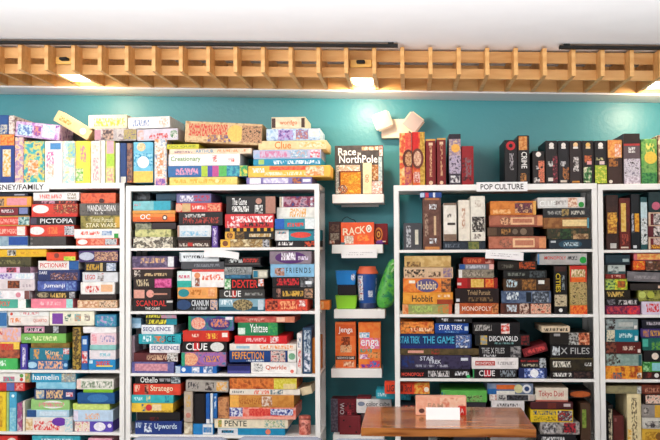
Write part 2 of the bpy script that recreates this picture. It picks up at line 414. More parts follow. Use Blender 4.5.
pile('A', 2, 'middle pile', [
 '31 73 298.8 ee8fa2 s.2,.7,f7c8cc,.3,.7 P.84,1,a8dcd8',
 '35 76 291.2 211c1c d.2,.5,.36,b8a888+5c5040,2.4 s.38,.76,dcb868,.15,.75 p.84,.97,7c7884+c8c4c0',
 '37.5 76.5 281 4d5ea4+6a7cc0 T.16,.7,eef0f6,Jumanji,.25,.75 p.74,.98,88a4d4+4d5ea4',
 '38 79.6 270 2c3c74 T.03,.22,e8e8f0,DARE,.62,.88 p.3,.95,b8806c+6a4440+2c3c74+d8a890,.1,.75',
 '38.3 82 260.7 f2eee9 t.05,.72,dd5a54,PICTIONARY,.25,.75 P.76,1,2467a8',
 '46.4 75.6 252.2 ea5a34 d.35,.6,.3,8c4438 p.6,1,98c83c+e8e060,.0,.5'])
pile('A', 2, 'right pile', [
 '77.4 117.4 300.2 e2c09c+c89a74 p.0,.5,f0d8bc+c8906c,.15,.85 p.55,1,c08c6c+ecd4b8+7a5444',
 '79 116.2 294.2 35241e P.3,.9,4a342c,.3,.7',
 '80.6 114.6 282.3 f2eeea s.15,.55,d8483c,.15,.7 p.6,.94,f0c098,.2,.8',
 '82.5 118 272.2 dfe0e4 t.08,.36,d8403c,LEGO,.28,.75 p.42,.6,8c7c78+dfe0e4+c86a50',
 '84.5 117 262 24242c s.06,.45,c8a03c,.2,.8 p.48,.56,c8b078 p.68,.96,dce0e8+8c9cb8,.12,.88',
 '75.6 118 250.6 54407a d.2,.5,.36,c8ccdc,1.9 p.4,1,c08c6c+6a4c60+e0b48c+54407a'])
pile('A', 3, 'left pile', [
 '-40 17.6 358.2 55c06c s.45,.8,e8f8ec,.3,.8 d.2,.4,.3,3a8ac8',
 '-40 19.6 342 c46c4c+8c4c3c P0,1,f3d05c,.55,1 s.3,.9,d8403c,.5,.9',
 '-40 21.4 327.6 ecd2c0+d8b8d0 s.5,.7,d8544c,.5,.9 p.7,.95,f0b494+d8c4dc',
 '-40 7 311 c2d8ea p.7,1,3f7cb4'])
ups('A', 3, 'beside the left pile', ['20.4 27.6 344 4f43a4 s.12,.9,e4e0f0,.3,.7'])
pile('A', 3, 'second pile', [
 '28.2 67.6 360.2 2f72a8 d.1,.5,.33,b8dcf0,1.6 s.25,.88,f0bc94,.1,.9 d.95,.5,.2,a8d0e8',
 '29.8 69.2 348 2c89a0 p.1,.24,e8a848+2c89a0 T.4,.74,eccca0,King,.35,.8 s.42,.85,e8a060,.05,.45 p.85,1,e8ecf0+d84c4c,.5,.95',
 '31 69.6 343.2 7a6a2c+9a7a34',
 '20.6 66 333.6 84c064 s.25,.8,e8f0b8,.25,.75 t.08,.22,f0f4e8,Go,.35,.65',
 '22.6 66.4 325.6 2b1e26 p.04,.5,d49cb0,.12,.88 s.1,.46,f4e4ea,.3,.7 p.7,.82,888890+c8ccd0,.1,.9',
 '8.4 48.8 316 f1e9e4 s.03,.3,ec9c70,.3,.8 t.62,.95,e89080,QUARTO,.3,.7',
 '7.2 49.2 309.9 f2f2f0 s.3,.75,e4a0a4,.2,.75 d.1,.4,.3,dc5c48'])
loose('A', 3, 'white box with purple patch and small icons, above the gold upright box, leftmost bookcase', '49.6 94.4 311.2 325.4 f3efda p.06,.3,8a50ac,.1,.85 p.34,.48,4c7c70+f3efda,.3,.8 p.56,.7,8cc0c0+e0a070,.3,.8 p.78,.9,a8988c+f3efda,.3,.8')
ups('A', 3, 'beside purple stack', ['72.6 81 327.6 6e5a2c+c8a850+2c2418+a88844', '81.4 88 336 2b6cae p.1,.25,d0dcea,.2,.8 p.45,.8,f0e8ea+d84c50,.1,.9'])
pile('A', 3, 'right pile', [
 '88.4 115.4 359.4 2a94c8 s.28,.8,e04838,.4,.85 p.3,.9,f0d858,.3,.42 p.04,.16,d8ecf4,.6,.9',
 '89.4 115.6 350 f0e8ec s.4,.8,98ccd8,.3,.7',
 '89.8 115.8 345 9cd0cc',
 '90.4 116 333.2 f2d8de s.4,.95,9c98c4,.25,.8 p.05,.25,f0a8b4+f2d8de',
 '83 116 326.8 f4f0f0',
 '95 116.4 314.6 3a8fb0 p.1,.95,6a6cb8+3aa8b8+c8a8d0,.1,.9'])
ups('A', 4, '', [
 '-3 6.2 392 efd23a s.1,.9,c89a30,.3,.6', '6.6 9 392 b8d48c', '9.3 16.6 392 58b4d8 d.1,.5,.2,e8f4f8 p.4,1,a8d8e4+7cc0d8',
 '17.2 22.4 403 b8788c+a03c88+d8c8cc F.012', '22.8 25 401 e8e2d4'])
loose('A', 4, 'red box with blue end lying on the uprights, leftmost bookcase fourth row', '-40 24.8 382.6 390.8 d8403c P.72,.84,6a7cb8 p.86,.97,e8b0a8+d8403c')
loose('A', 4, 'white box with pink band and green dots, top left corner of the fourth row', '-40 30 370.9 382.2 f3f0ea p.62,.78,d86a90+58b8b0,.1,.6 d.88,.7,.2,6aa850 d.88,.3,.18,d84c48 P.93,1,dcb078+88a868')
pile('A', 4, 'middle pile', [
 '25.6 72.6 417.4 efe6e0 s.18,.72,e04c48,.1,.75 d.72,.7,.3,7a40b0,1.8 p.0,.15,d8b078+f0e0c0 P.84,1,a8d4e0+e8e4e0',
 '27 69 410 b8d8ea P0,.22,2c5c94 p.3,.95,d8e8f4,.2,.8',
 '31 69.6 399.4 a8d68c d.57,.5,.38,f4f4f0,3 s.2,.85,e68c9c,.3,.7',
 '34.4 75 389.2 2c4c80 p.04,.24,ecd8b0+88a8c8,.1,.9 s.3,.7,ecc894,.1,.9 p.78,.95,e8e8f0+d84c58,.3,.7',
 '36 75.6 382.4 8ac8e0+a8d8ea',
 '31.4 75.8 371.6 3fa8cc T.03,.62,f2f6f6,hamelin,.25,.85 P.68,1,c8b088+88a0b0+e8dcb8'])
pile('A', 4, 'right pile', [
 '74.6 112.6 421.4 6a54bc P0,.4,e0c890+f0e8e0+d87c88 d.66,.5,.42,f2eef6,1.4 d.92,.6,.2,f0e8f4',
 '73.4 113 410 c8dcf0 s.3,.66,f2b478,.2,.7 p.0,.12,e8e0f0',
 '72.8 109.6 403.6 cce06c+e0ec98 p.1,.9,d8e88c,.2,.8',
 '77.4 114.6 392.8 22639c s.36,.7,e8eef4,.2,.75 d.55,.5,.38,4484bc,2.6',
 '83.2 113 389.4 8ec83c',
 '76.6 113.6 379.2 edeae2 s.12,.96,8c9c84,.15,.8 p.0,.12,f4d8d0'])
pile('A', 5, 'left pile', ['-40 22 455 4c6c94', '-40 17.5 435.6 d83c38 d.9,.6,.3,f0e0d8 s.5,.8,f4e4e0'])
pile('A', 5, 'middle pile', ['25 70 470 c8a8b8', '28 74 450 e0e0d0', '32 80 435.8 36a4b8+58c0cc s.2,.85,e8f4f4,.3,.8'])
pile('A', 5, 'right pile', ['82 113 460 88b8a8', '88 112 438.4 f0b4c4 s.2,.8,f8e8ec'])
# ================= second bookcase
pile('B', 0, 'left pile', [
 '169.5 237.4 177 f4dc84 s.05,.9,e8b850,.25,.75 d.7,.5,.25,fae8b0',
 '168 249.6 165.6 3c7cb4 P.42,.5,b8d048 P.5,.6,5a58b0 P.56,.64,c85c9c P.64,.74,68c068 P.74,.9,2c84a8+58b8c0 s.1,.38,e8a8c0,.2,.8 P.9,1,40a868+e8d860',
 '168.6 240 154 f8f5f2 t.03,.45,86a85c,Creationary,.28,.82 p.62,.68,d84c44+f8f5f2,.3,.9 p.84,.92,e86c60+f8f5f2,.3,.7',
 '169.4 251.6 148.6 f5ddc4 t.32,.54,3c9cc0,ARTHUR,.2,.85 s.06,.28,a88c94,.2,.6 s.58,.94,e8a878,.3,.8',
 '166.8 199 144.2 d8d440 t.06,.9,8a9c28,GO_QUIZ,.25,.75'])
loose('B', 0, 'long box with a red script and brown photograph, tilted on the left pile, second bookcase', '185 262 122.5 143.4 d8b488+e8cca0+b88c60 a3.4 s.05,.55,d84038,.3,.9 p.3,.6,f0e0b0+c88c50+5a6a9c,.05,.4 d.66,.5,.4,f2cc70 p.74,1,8c7058+d8a880+5c4838')
pile('B', 0, 'right pile', [
 '246.4 312 177.2 8c82b8 p.05,.22,f2eef6,.1,.9 p.26,.64,f4f0f8+c8c0e0,.15,.85 p.7,.84,c87c40+4c4480,.1,.9 p.86,.98,ece8f4,.3,.7',
 '246 330.6 165.6 f5c95c p.26,.74,e85c3c+f08060,.6,.95 s.05,.2,f8f0f0,.4,.8 s.2,.7,f8ecd0,.15,.45 p.7,.92,f4e4c8+f0a060,.1,.9',
 '253.2 321.2 158.7 2aa0c0 s.3,.98,f0f6f8,.2,.75 p.08,.16,b8d880,.2,.9',
 '253.2 321.2 149.6 d8c8dc+a8c4e0 s.1,.5,d88cb0,.15,.85 p.55,.8,e8b8a0+88b8d8+f0ece8,.1,.9 p.84,.98,e85c70+f4ecf0',
 '258.4 326.6 140.6 f4deac t.24,.48,ef8a3c,Clue,.1,.92 p.6,.98,f8ecd0+e8c880,.2,.8',
 '266.4 320 128.6 a8cce8+e0ecf4+7ca4d4 p.22,.5,6a4c9c+c8a8d8+a8cce8,.05,.9 p.55,.78,e8b48c+9c6c94+c8d8ec,.1,.9 p.8,.98,f0ece4,.3,.95',
 '271.4 305.4 117 f3e2c4 t.25,.76,e88848,wordgo,.25,.72 P.01,.12,5a3c34,.1,.9 P.88,.98,5a4438,.1,.9'])
pile('B', 1, 'left pile', [
 '133.2 172.8 237 d8ceb8+3a302c+f0ead8+786858',
 '135 171 229.4 b8bc7c+dcd89c+8c9064',
 '135.2 151.4 223.4 3c3c34+a8a890+5c6050',
 '132.6 151 222.4 2a2224',  # thin dark box added to fill the shaded gap below the orange one
 '132.6 175 213.8 e87634 P0,1,f09a4c,.6,.98 T.18,.42,f8f4f0,OC,.3,.95 d.76,.5,.34,4a2820 d.76,.5,.2,f0e8e0',
 '132.4 180 210.4 e8a858',
 '133 170.6 201 8ccad0 P.55,1,3fb0c4 s.04,.2,d87c8c,.5,.75'])
loose('B', 1, 'dark teal box lying behind the pale teal box, top row of second bookcase', '156 176 193.4 200.6 1d4f66 y5 z18')
loose('B', 1, 'dark grey box in the top left corner of the second bookcase', '133 150 192.4 200.6 3c4048+24282c+686c74 y6 z18')
loose('B', 1, 'dark brown box set back between the small mottled box and brown-black pile', '151.8 176 222.6 229 3f2f34 y1 z20')
pile('B', 1, 'second pile', [
 '178 210.6 240.4 4a3028 s.05,.95,e8dcd0,.2,.6 p.3,.45,c83c30,.2,.7',
 '177.6 210.8 237 2a2426',  # dark filler box standing in for the shaded gap in this pile
 '177.4 211 225.4 dfe4e8 p.1,.9,88c0dc+dfe4e8,.1,.5 P0,.06,c8a090',
 '177.2 222.6 212 221c20 s.1,.92,b8483c,.15,.6 s.14,.6,dcd8d4,.6,.85',
 '173 221.4 203 e0564c d.06,.5,.45,f0b89c p.14,.32,d8b888,.05,.95 s.36,.66,f6e4dc,.3,.7 p.7,.98,f0b890+d84c44,.1,.9',
 '176.4 211.2 193.6 7c78a4 s.1,.52,ece4ec,.15,.8 s.5,.95,c83c5c,.2,.8 P0,1,5a5484,.88,1'])
ups('B', 1, 'between two piles', ['211.8 217.8 225.8 6a4a9c s.1,.9,e0d4ec,.2,.8'])
pile('B', 1, 'third pile', [
 '220.4 269.6 239.4 cdb07c+8c6c3c+ece0bc P0,.2,f0c04c d.1,.5,.35,8c5430 P.86,1,c8c8cc+48444c',
 '225 273.4 231.4 b8904c+3a2c20+8c6c3c P0,.2,e8b44c d.1,.5,.4,c8883c+4a2c1c P.4,1,2a2420 s.5,.95,e0d4b8,.3,.7',
 '225.2 273.8 228 241c1a P.1,.16,e8b43c,0,1 P.24,.3,e8b43c,0,1 P.38,.44,e8b43c,0,1 P.52,.58,e8b43c,0,1 P.66,.72,e8b43c,0,1 P.8,.86,e8b43c,0,1 P.94,.99,e8b43c,0,1',
 '225 273.6 214 d83e44 s.12,.98,f4f0f0,.4,.85 s.35,.9,221a1c,.1,.4 p.05,.3,f0e8e8+d83e44,.0,.5 ',
 '226.2 275.8 196.2 2c2628 T.12,.42,f2f0ee,The_Game,.5,.9 s.12,.46,ecebe8,.12,.45 P.8,1,b88878 d.66,.72,.17,c89888 p.58,.74,ecebe8+2c2628,.02,.5'])
pile('B', 1, 'right pile', [
 '276 318.4 240.6 2a2024 y2.4 z24 s.05,.4,f0ecea,.3,.8 p.68,.95,e8603c+2a2024,.1,.9',
 '274.8 318.4 229.4 3a98a8 y2.4 z24 P0,.32,f3f0ee s.06,.26,ecb0a0,.6,.8 d.6,.5,.26,e8584c,3.6 p.9,1,2c6cb8+e8f0f4',
 '274.8 315 218.6 3a98a8 P0,.24,2a6cc0 P.76,1,ecf0f0 s.32,.72,e8584c,.25,.6',
 '276.4 318.4 207.2 f3efe8 y2.4 z24 s.34,.76,eeb04c,.15,.9',
 '279.4 318.4 196.4 4a5890+98304c+c8a4b4+2c3464 y2.4 z24 P0,.06,e0d0b8 P.07,.11,f0ece8 d.9,.25,.12,e8e8f0 d.9,.75,.12,e8e8f0'])
pile('B', 2, 'left pile', [
 '132.2 172.8 299.4 1e191b t.1,.84,d84038,SCANDAL,.42,.92 T.32,.68,e4e0dc,THE_GAME,.1,.34 p.85,1,d8d4d0,.72,.9',
 '133.2 171 288.2 3c2624 p.02,.3,e0a898,.1,.85 d.45,.5,.35,e8a89c p.5,.9,c8907c,.4,.55',
 '133.4 172.2 277.8 321e1e s.08,.4,dccaa8,.2,.85 p.55,.98,b83478+e070a8,.05,.9',
 '132.2 172.8 269.4 38241f s.3,.85,d8bc90,.2,.55 p.05,.2,e8dcd0+38241f',
 '132.4 174 267.8 e8b4b8',
 '132.2 174.2 256.2 75648a+584868+9a88a4 s.2,.78,e4bc8c,.4,.85 p.85,.99,e8e8ea,.08,.95'])
pile('B', 2, 'second pile', [
 '177 217.6 298.6 1e242c d.16,.5,.4,31507c,1.5 t.36,.78,e8ecf0,CRANIUM,.4,.88 s.36,.76,b8bcc0,.12,.35 p.82,1,304c84+e8c8b0+6c88b8',
 '177.4 217 287.4 efae68 d.16,.5,.36,2c98a0,1.4 s.32,.62,c87c30,.3,.8 p.78,.94,f4c898+e8a070,.2,.9',
 '177.2 191.4 271 e6f2f0 P0,1,38b8ac,0,.4 s.1,.9,d84c78,.55,.75 y.8'])
pile('B', 2, 'short stack near second pile', [
 '181 224.4 261.6 56575c s.3,.9,8a8c94,.3,.7',
 '179.4 219 252.2 e9eef2 s.1,.66,30343c,.35,.65 p.0,.04,a8b0b8'], base=269.2)
loose('B', 2, 'white box with red top edge, orange letters and a small person, second bookcase', '191.8 224.2 269.4 287.2 f5f0ee P0,1,e06058,.86,1 s.32,.96,ec7c58,.4,.72 d.17,.66,.17,e8a070 p.1,.24,c8604c+88644c+f0e8e4,.05,.5')
pile('B', 2, 'third pile', [
 '218.8 266 298.6 8fb4c4 P0,1,28647c,0,.35 d.52,.5,.46,b8a478+5c5440,1.8 s.02,.3,e8f0f4,.5,.9 p.85,.97,c8d4dc',
 '219.4 264.6 289.6 474443 T.1,.48,f0eeec,CLUE,.2,.88 p.28,.36,c83c34,.1,.9 s.56,.95,a8a8a4,.35,.65',
 '224.4 263.8 278.6 1d1718 T.2,.84,e0342c,DEXTER,.15,.88 P0,.16,5ca868+e8f0e0 p.86,1,e0e4ec+e87838,.3,.95',
 '224.6 251 274.8 4884a4+2c5c78',
 '224.6 252 267 a8acac+888c8c+c8c8c4 s.1,.8,686c6c,.2,.8'])
pile('B', 2, 'upper third pile', [
 '224.8 262 265.2 24242a', '224.6 260.4 257 1c1a1c s.12,.5,dce0e0,.3,.75 s.5,.95,d8483c,.35,.8 P0,1,787474,.1,.18'], base=266.8)
loose('B', 2, 'small grey and teal box beside the grey box, third pile of the second bookcase', '252.6 267.4 270 278.2 c0bcac p.05,.35,2c84a0 p.45,.95,e0dccc,.2,.8')
pile('B', 2, 'right pile', [
 '264 307.4 299.4 c8382c+e8644c+8c2420 s.35,.75,f0b080,.15,.85 p.05,.3,6c1c1c+e87850 p.8,.95,f0e8e4+c8382c,.4,.9',
 '272.4 313.6 287.4 231d1e s.25,.75,d8b050,.25,.7 p.1,.2,b88878+231d1e p.78,.98,584c48+c8a080',
 '272.4 313.8 277 1f191b s.1,.64,d8343c,.2,.85 P.68,1,8c8c90+444448 p.8,.95,ecf0f4,.3,.6',
 '270.4 314.2 264 93c4e2 T.36,.92,2c3c4c,F_R_I_E_N_D_S,.3,.72 p.1,.32,3c3430+c8947c+93c4e2,.1,.7',
 '269.6 311.4 251.2 988894 d.5,.5,.47,643478,2.6 s.28,.62,f2ecf4,.3,.9 s.68,.92,e4d8ec,.3,.6'])
pile('B', 3, 'left pile', [
 '131.2 174 362 7878b0+5c5c94 p.08,.85,e0a8b0+c88c9c,.2,.85',
 '133.6 178 353 6a2c30 s.3,.75,d8b498,.2,.8 P.76,1,7c5c50+e8e4e0+4a3830',
 '149.4 179.8 344 f0ecef t.06,.98,5a6090,SEQUENCE,.25,.78',
 '138.6 181 334.2 2fb0bc s.1,.32,e8f6f8,.2,.85 p.36,.62,e87c30+2fb0bc,.15,.8 T.62,.86,1c3c54,ICE,.2,.85',
 '141.4 174 325 eef0f4 t.05,.9,5a6494,SEQUENCE,.25,.78',
 '145.6 177 318.8 2a2c24 s.03,.66,e8dc48,.15,.85 P.66,1,2494a4',
 '146 176.6 313.6 34342c s.0,.5,e4dc4c,.2,.9 p.5,1,a8a8b4+d88ca8'])
ups('B', 3, 'behind the leftmost pile', ['130.6 135 336 e8ccd8 y6 z15'])
loose('B', 3, 'pale blue box at the upper left of the fourth row, second bookcase', '130.8 141 318 328 9cc8e4 P0,1,c0dcf0,0,.45 y3 z20')
pile('B', 3, 'second pile', [
 '175.4 216.8 366.2 2878c4 d.2,.5,.3,e8f0f8 p.4,.58,f4f4f8+88a8c8 p.68,.9,f0f2f8+5c84b4,.1,.95 P.0,.12,c8d8e8',
 '181.4 226 352.2 6c5ca8+c87c9c+4484b0 d.2,.5,.46,e89478+f0c8a0,1.2 P.0,.08,38a888 d.68,.5,.44,a878bc,2 s.5,.86,e8a058,.3,.75',
 '182.4 227 341.6 1e181a T.08,.56,f4f2f0,CLUE,.18,.85 p.26,.38,d8383c,.1,.9 d.78,.5,.44,e4e4e0,1.5',
 '182.8 229 330.6 d83c2c s.5,.75,f0c850,.25,.75 s.2,.35,f0d8c8,.4,.7 p.85,.97,f4e8e0,.4,.8',
 '188.4 233.6 316.2 58509c+2c8c88+7c68b4 d.22,.5,.42,e88c80+f0c8b0,1.2 P0,.06,38a070 d.68,.5,.44,4c3c80,1.8 s.5,.88,e89868,.25,.8 p.82,.98,f0e8ec,.75,.95'])
pile('B', 3, 'right pile', [
 '251 296.6 362.4 f5f1ee p.06,.26,221c1c+f5f1ee+3a3430,.15,.9 t.32,.78,e06a34,Qwirkle,.3,.75 d.9,.2,.16,e88878',
 '229.4 287 350.4 1f4c8c T.05,.6,f0a83c,PERFECTION,.25,.88 s.3,.6,e8f0f4,.06,.2 p.72,.97,c83838+e8d8d0+383050,.05,.95',
 '229.6 296.4 344 f4ece2 s.45,.95,eea060,.2,.8 p.1,.3,a8c8d8,.3,.7',
 '234.6 287 335.8 dc2c34 s.22,.6,f4c4c4,.25,.75 p.68,.84,f0e4e4+dc2c34,.1,.9',
 '238 277.6 322.6 2c9060 p.0,.18,c8e0d0+e8f0e8,.1,.6 t.3,.75,f0f4f0,Yahtzee,.25,.9 P.76,1,58b060+2c9060',
 '234.4 294.6 316.6 b84c44+d8786c s.2,.5,f0b8a8,.2,.7 p.7,.84,f0c8b0,.1,.9 P.84,1,d88c70'])
loose('B', 3, 'small navy and purple box at the foot of the right pile, fourth row, second bookcase', '227.4 250.2 364.4 373.6 34387c P0,1,5c5ca0,.0,.3 P0,1,2c2440,.85,1')
loose('B', 3, 'white box end below the yellow-lettered blue box, second bookcase', '287.6 296.2 350.8 362 f3f0ec d.5,.5,.3,88b898')
ups('B', 3, '', ['297 302 333.4 f2ece8 s.1,.35,7c8ca0,.2,.8 s.4,.85,e05c58,.2,.8', '302.6 311.6 328 3c5878 s.05,.95,c8d4dc,.15,.85 p.55,.95,e8e8f0+3c5878,.2,.8', '312.2 318.2 338.4 f09a3c y2.4 z24'])
pile('B', 4, 'left pile', [
 '135 181.6 421.4 26448c p.2,.36,e4ecf4+26448c,.15,.85 t.42,.9,d8e8f4,Upwords,.3,.85 s.02,.15,c8d8e8,.5,.9',
 '137 180 412 221a1e p.3,.5,6a2020+221a1e,.0,.4 y1',
 '129.4 173 403 f3cd4c p.24,.34,2c6c94+f3cd4c,.1,.9 d.42,.5,.35,d8404c p.5,.72,f0dcb4,.2,.85 s.52,.95,b88c30,.05,.2',
 '130.6 173.4 395 46bcc4 p.36,.46,e8dc90+46bcc4 s.06,.28,c8f0f0,.3,.75 p.8,.9,2884a0+46bcc4',
 '133.4 180.6 384 e2533c P.0,.25,d8402c s.03,.14,f0c8b4,.3,.9 t.36,.84,f4e8c8,Stratego,.2,.88 p.24,.32,5c3434+e8a080',
 '135 180.4 376 1d1a1e t.12,.5,f2f2f0,Othello,.15,.88 s.52,.78,a8a8ac,.3,.7 p.8,1,586870+c8d0d4'])
loose('B', 4, 'beige upright box left of the black gap, fourth row of second bookcase', '184 192.8 391.6 422 c8b8a8 s.1,.5,d8b058,.25,.75 d.78,.5,.3,c88c7c', True)
loose('B', 4, 'small cream box under the beige upright box, fourth row of second bookcase', '184 192.4 422.4 435 e4dcc8+b8a890')
loose('B', 4, 'short blue and white box under the black and blue uprights', '193 213.6 424 435 2c8cc8 P.48,.95,f0eeec+d8e0e8 s.5,.9,88a0c0,.2,.7')
loose('B', 4, 'black upright box between the beige and blue uprights', '193.4 205.4 393.6 423.6 241c20 y1', True)
loose('B', 4, 'narrow royal blue upright box right beside the black one', '205.9 210 393.6 423.6 2468b4 p.85,1,e8e8e8', True)
loose('B', 4, 'very thin white upright box between two blue ones', '210.4 213 393.6 423.6 e8eef2', True)
loose('B', 4, 'narrow blue upright box right of the thin white one', '213.3 217.2 393.6 418.6 2c74b8 s.1,.6,d8e8f4', True)
loose('B', 4, 'short tan picture box standing on the cream five-letter box', '218 228.8 397.6 418.6 b87c54+d8a070+8c5440', True)
loose('B', 4, 'grey box with dark winged crest, lying slightly tilted over the blue uprights', '185.8 228.4 380.4 391.6 b8b0a8 a1.6 s.05,.3,48444c,.2,.8 p.46,.66,3c2c30+b8b0a8,.1,.85 p.72,.96,d8d0c8+e8b050,.1,.9')
pile('B', 4, 'right pile', [
 '217.6 285 428.4 2494bc s.03,.26,f0f4f4,.3,.8 P.0,.3,dcdce0 s.06,.24,30343c,.3,.7 d.75,.5,.4,e88c70',
 '214.4 288 419 f3e7cf T.14,.44,5c5c50,PENTE,.2,.82 p.05,.1,5ca060+e8b060 p.68,.96,5c9c5c+f3e7cf+88b0a8',
 '229.4 295.8 407.6 e8705c+f0b0a0 P.0,.2,3c3c9c+e8ecf4 s.3,.68,d83c3c,.3,.9 p.62,.96,2c3c98+e8ecf8,.35,.9 P.0,1,f4b0a0,.0,.22',
 '229.8 294 395.2 d89c50+c88840 s.05,.5,b86c30,.25,.75 p.5,.66,e8dcd0+b87c50,.1,.9 P.0,.14,f0b860',
 '229.6 300 389.2 f0e8dc s.04,.2,787878,.3,.7 s.35,.56,e86030,.15,.85 p.58,.76,5c7c88+f0e8dc',
 '229.6 296.8 378.2 c0602c+e89048+98401c P.66,1,d8c838+e8dc70 p.8,.98,ecd8a0,.05,.5'])
loose('B', 4, 'cream box end poking out right under the yellow box, second bookcase', '300.6 312 387 394.6 e8d8b8 y3 a-14 z18')
pile('B', 5, 'left pile', ['133 200 460 6c7c94', '135 190 442 a89c8c'])
pile('B', 5, 'right pile', ['215 285 462 5c6c88', '220 300 444 c0a890'])
# ================= third bookcase
ups('C', 0, 'of left cluster', [
 '"mottled red upright box with the left half of a brown heart, third bookcase"399.4 411.6 133 d8883c+d84c44+e8b86c+f0d8a8 P.0,.35,dc5048+e07858,.45,1 d.5,.72,.8,6a3424,.6 d.5,.75,.6,dcb488+a86c48,.5 P.65,1,b05068+d88c5c,.4,.9',
 '"mottled red upright box with the right half of a brown heart, third bookcase"412 424.8 132 d04030+e88848 P.0,.35,d8302c,.0,.5 P.0,1,b88c34+d8b458,.62,1 d.5,.42,.8,7a4434,.6 d.5,.42,.6,e4c4a8+c89078,.5 p.75,.95,e8d8c8+c84c40,.1,.6',
 '425.6 435.6 139 8c2c2c P.0,.04,d8a860 s.15,.82,e0b890,.4,.62 p.08,.14,e8c8a8,.3,.7 d.95,.5,.2,e8c8a8',
 '436.8 445.8 138 862a2c P.0,.04,d8a860 s.15,.82,e0b890,.4,.62 p.08,.14,e8c8a8,.3,.7 d.95,.5,.2,e8c8a8',
 '448.8 460.8 134 4c4250 P.1,.78,d8b8a8+8c7ca0+e8c8a0 d.28,.55,.36,f0b860 P.42,.78,8c84a8+c8b8c8+4c4458,.0,1 p.82,.96,e4e0e0+4c4250,.1,.9 P.0,.09,38303c',
 '461.6 473.6 146 a0222c P.3,.9,3c2028+a0222c,.05,.8 s.3,.8,7c7074,.3,.8'])
ups('C', 0, 'of right cluster', [
 '504.4 517 140 221c20 d.13,.5,.36,c83038 d.13,.5,.16,221c20 s.3,.68,b0a8ac,.4,.72',
 '517.6 529.4 135.4 241c1c p.02,.3,e0a868+c87c40,.1,.8 t.34,.68,eeeae6,CRIME,.3,.78 p.78,.95,c88c50+241c1c,.2,.7',
 '532.4 544.4 151 2a2020 d.1,.5,.22,f2e8e0 s.45,.55,d8d4d4 p.3,.95,a84838+e89070+2a2020,.5,1 p.8,.95,e8e0dc+2a2020,.1,.6',
 '545.4 557.4 140.6 2c2224 d.1,.5,.2,f4ece4 p.14,.19,e8e0dc,.3,.7 s.48,.6,d8d4d0,.2,.6 p.35,.98,7c2c3c+2c2224+b85060,.6,1 p.86,.94,e8dcd4,.2,.6',
 '558 568.8 140.6 28242a d.1,.5,.2,f4ece4 p.14,.19,e8e0dc,.3,.7 s.48,.6,c8c4c4,.2,.7 p.62,.9,b87844+28242a,.4,1 p.92,.97,d8c8b8,.2,.8',
 '569.4 581.6 140.6 3a2c2c d.1,.5,.2,f4d0a0 p.14,.19,e8e0dc,.3,.7 p.38,.72,e4dcd8+3a2c2c,.3,.75 p.94,.98,c88c40,.2,.8',
 '582.2 593.6 140.6 2a2022 d.1,.5,.2,f4c878 p.14,.19,e8c8a0,.3,.7 p.35,.52,d87848+2a2022,.2,.8 p.48,.56,e8a8a8,.4,.8 p.62,.98,e8dcc0+4a8c50+2a2022,.1,.8',
 '594.4 606.6 140.6 262024 d.1,.5,.2,f4ece4 p.14,.19,e8e0dc,.3,.7 s.4,.46,e0d8a0,.1,.7 p.48,.56,e8d0cc,.4,.8 P.58,1,c8c83c+88b040+e8dc60'])
ups('D', 0, '', [
 '607.4 622 140 4a3028 P.0,.4,eeb468+e08c50 p.1,.38,f2e0d4+e89c70,.5,.9 p.4,.6,b87838+4a3028,.1,.7 d.94,.2,.12,e8dcd0',
 '623.4 640 133.6 6c5c60 P.0,.2,342420 P.2,.24,b8403c,.0,1 s.27,.38,ecebe8,.3,.7 P.5,1,8c8494+e0d8e0+54484c,.0,1 P.85,1,e8e0e8+b8a8b4',
 '641 656.8 139 5ca050+8cb868+3c7c48 s.1,.36,e8dc78,.3,.85 d.42,.6,.4,e8c858 P.75,1,58a058+2c7048',
 '658 670 135 c8a88c+8c6c60+e8d0b0'])
ups('C', 1, '', [
 '403.4 422 223 55555a s.1,.9,c8c8cc,.15,.4 p.25,.8,dcd8c8,.62,.8',
 '422.8 441 198 6b4a40+805c50 P.0,.04,b87c54,.1,.9 P.94,1,c88c54,.1,.9 s.12,.22,e8ecf0,.35,.75 p.35,.72,d8bc98,.6,.72 s.3,.75,b89c88,.1,.3 s.78,.88,e8ecf0,.35,.75'])
loose('C', 1, 'small striped blue and red box on top of the brown ornate upright box', '420 441.6 192.4 197.6 3c5ca0 P.25,.4,d84c5c P.6,.7,e8e8f0 p.0,.2,c8d8e8 z15')
b_navy = loose('C', 1, 'flat navy box under the pale upright boxes, top row of third bookcase', '443 485.4 241.4 249.3 38424e+28303c P.6,.85,88884c+5c6c40 s.05,.4,7c8490')
loose('C', 1, 'distressed white upright box with brown base on the flat navy box', '443.4 456.4 203 241 e6dfd4+f2ece4 P.0,.06,8c7868 P.82,1,8c7464 p.28,.38,4c4440+e6dfd4,.3,.6 p.52,.58,4c4440,.3,.9', True)
loose('C', 1, 'tall cream upright box with faint marks, middle of three on the navy box', '458.2 469.8 200 241 ece4d6 s.2,.7,c8a088,.3,.6', True)
loose('C', 1, 'tall cream upright box with black standing figures, right of three on the navy box', '470.4 485 196 241 ece6da p.46,.8,282424+5c5450+ece6da,.1,.95 s.1,.25,c8b8a8,.3,.7 s.84,.95,8c8078,.2,.8', True)
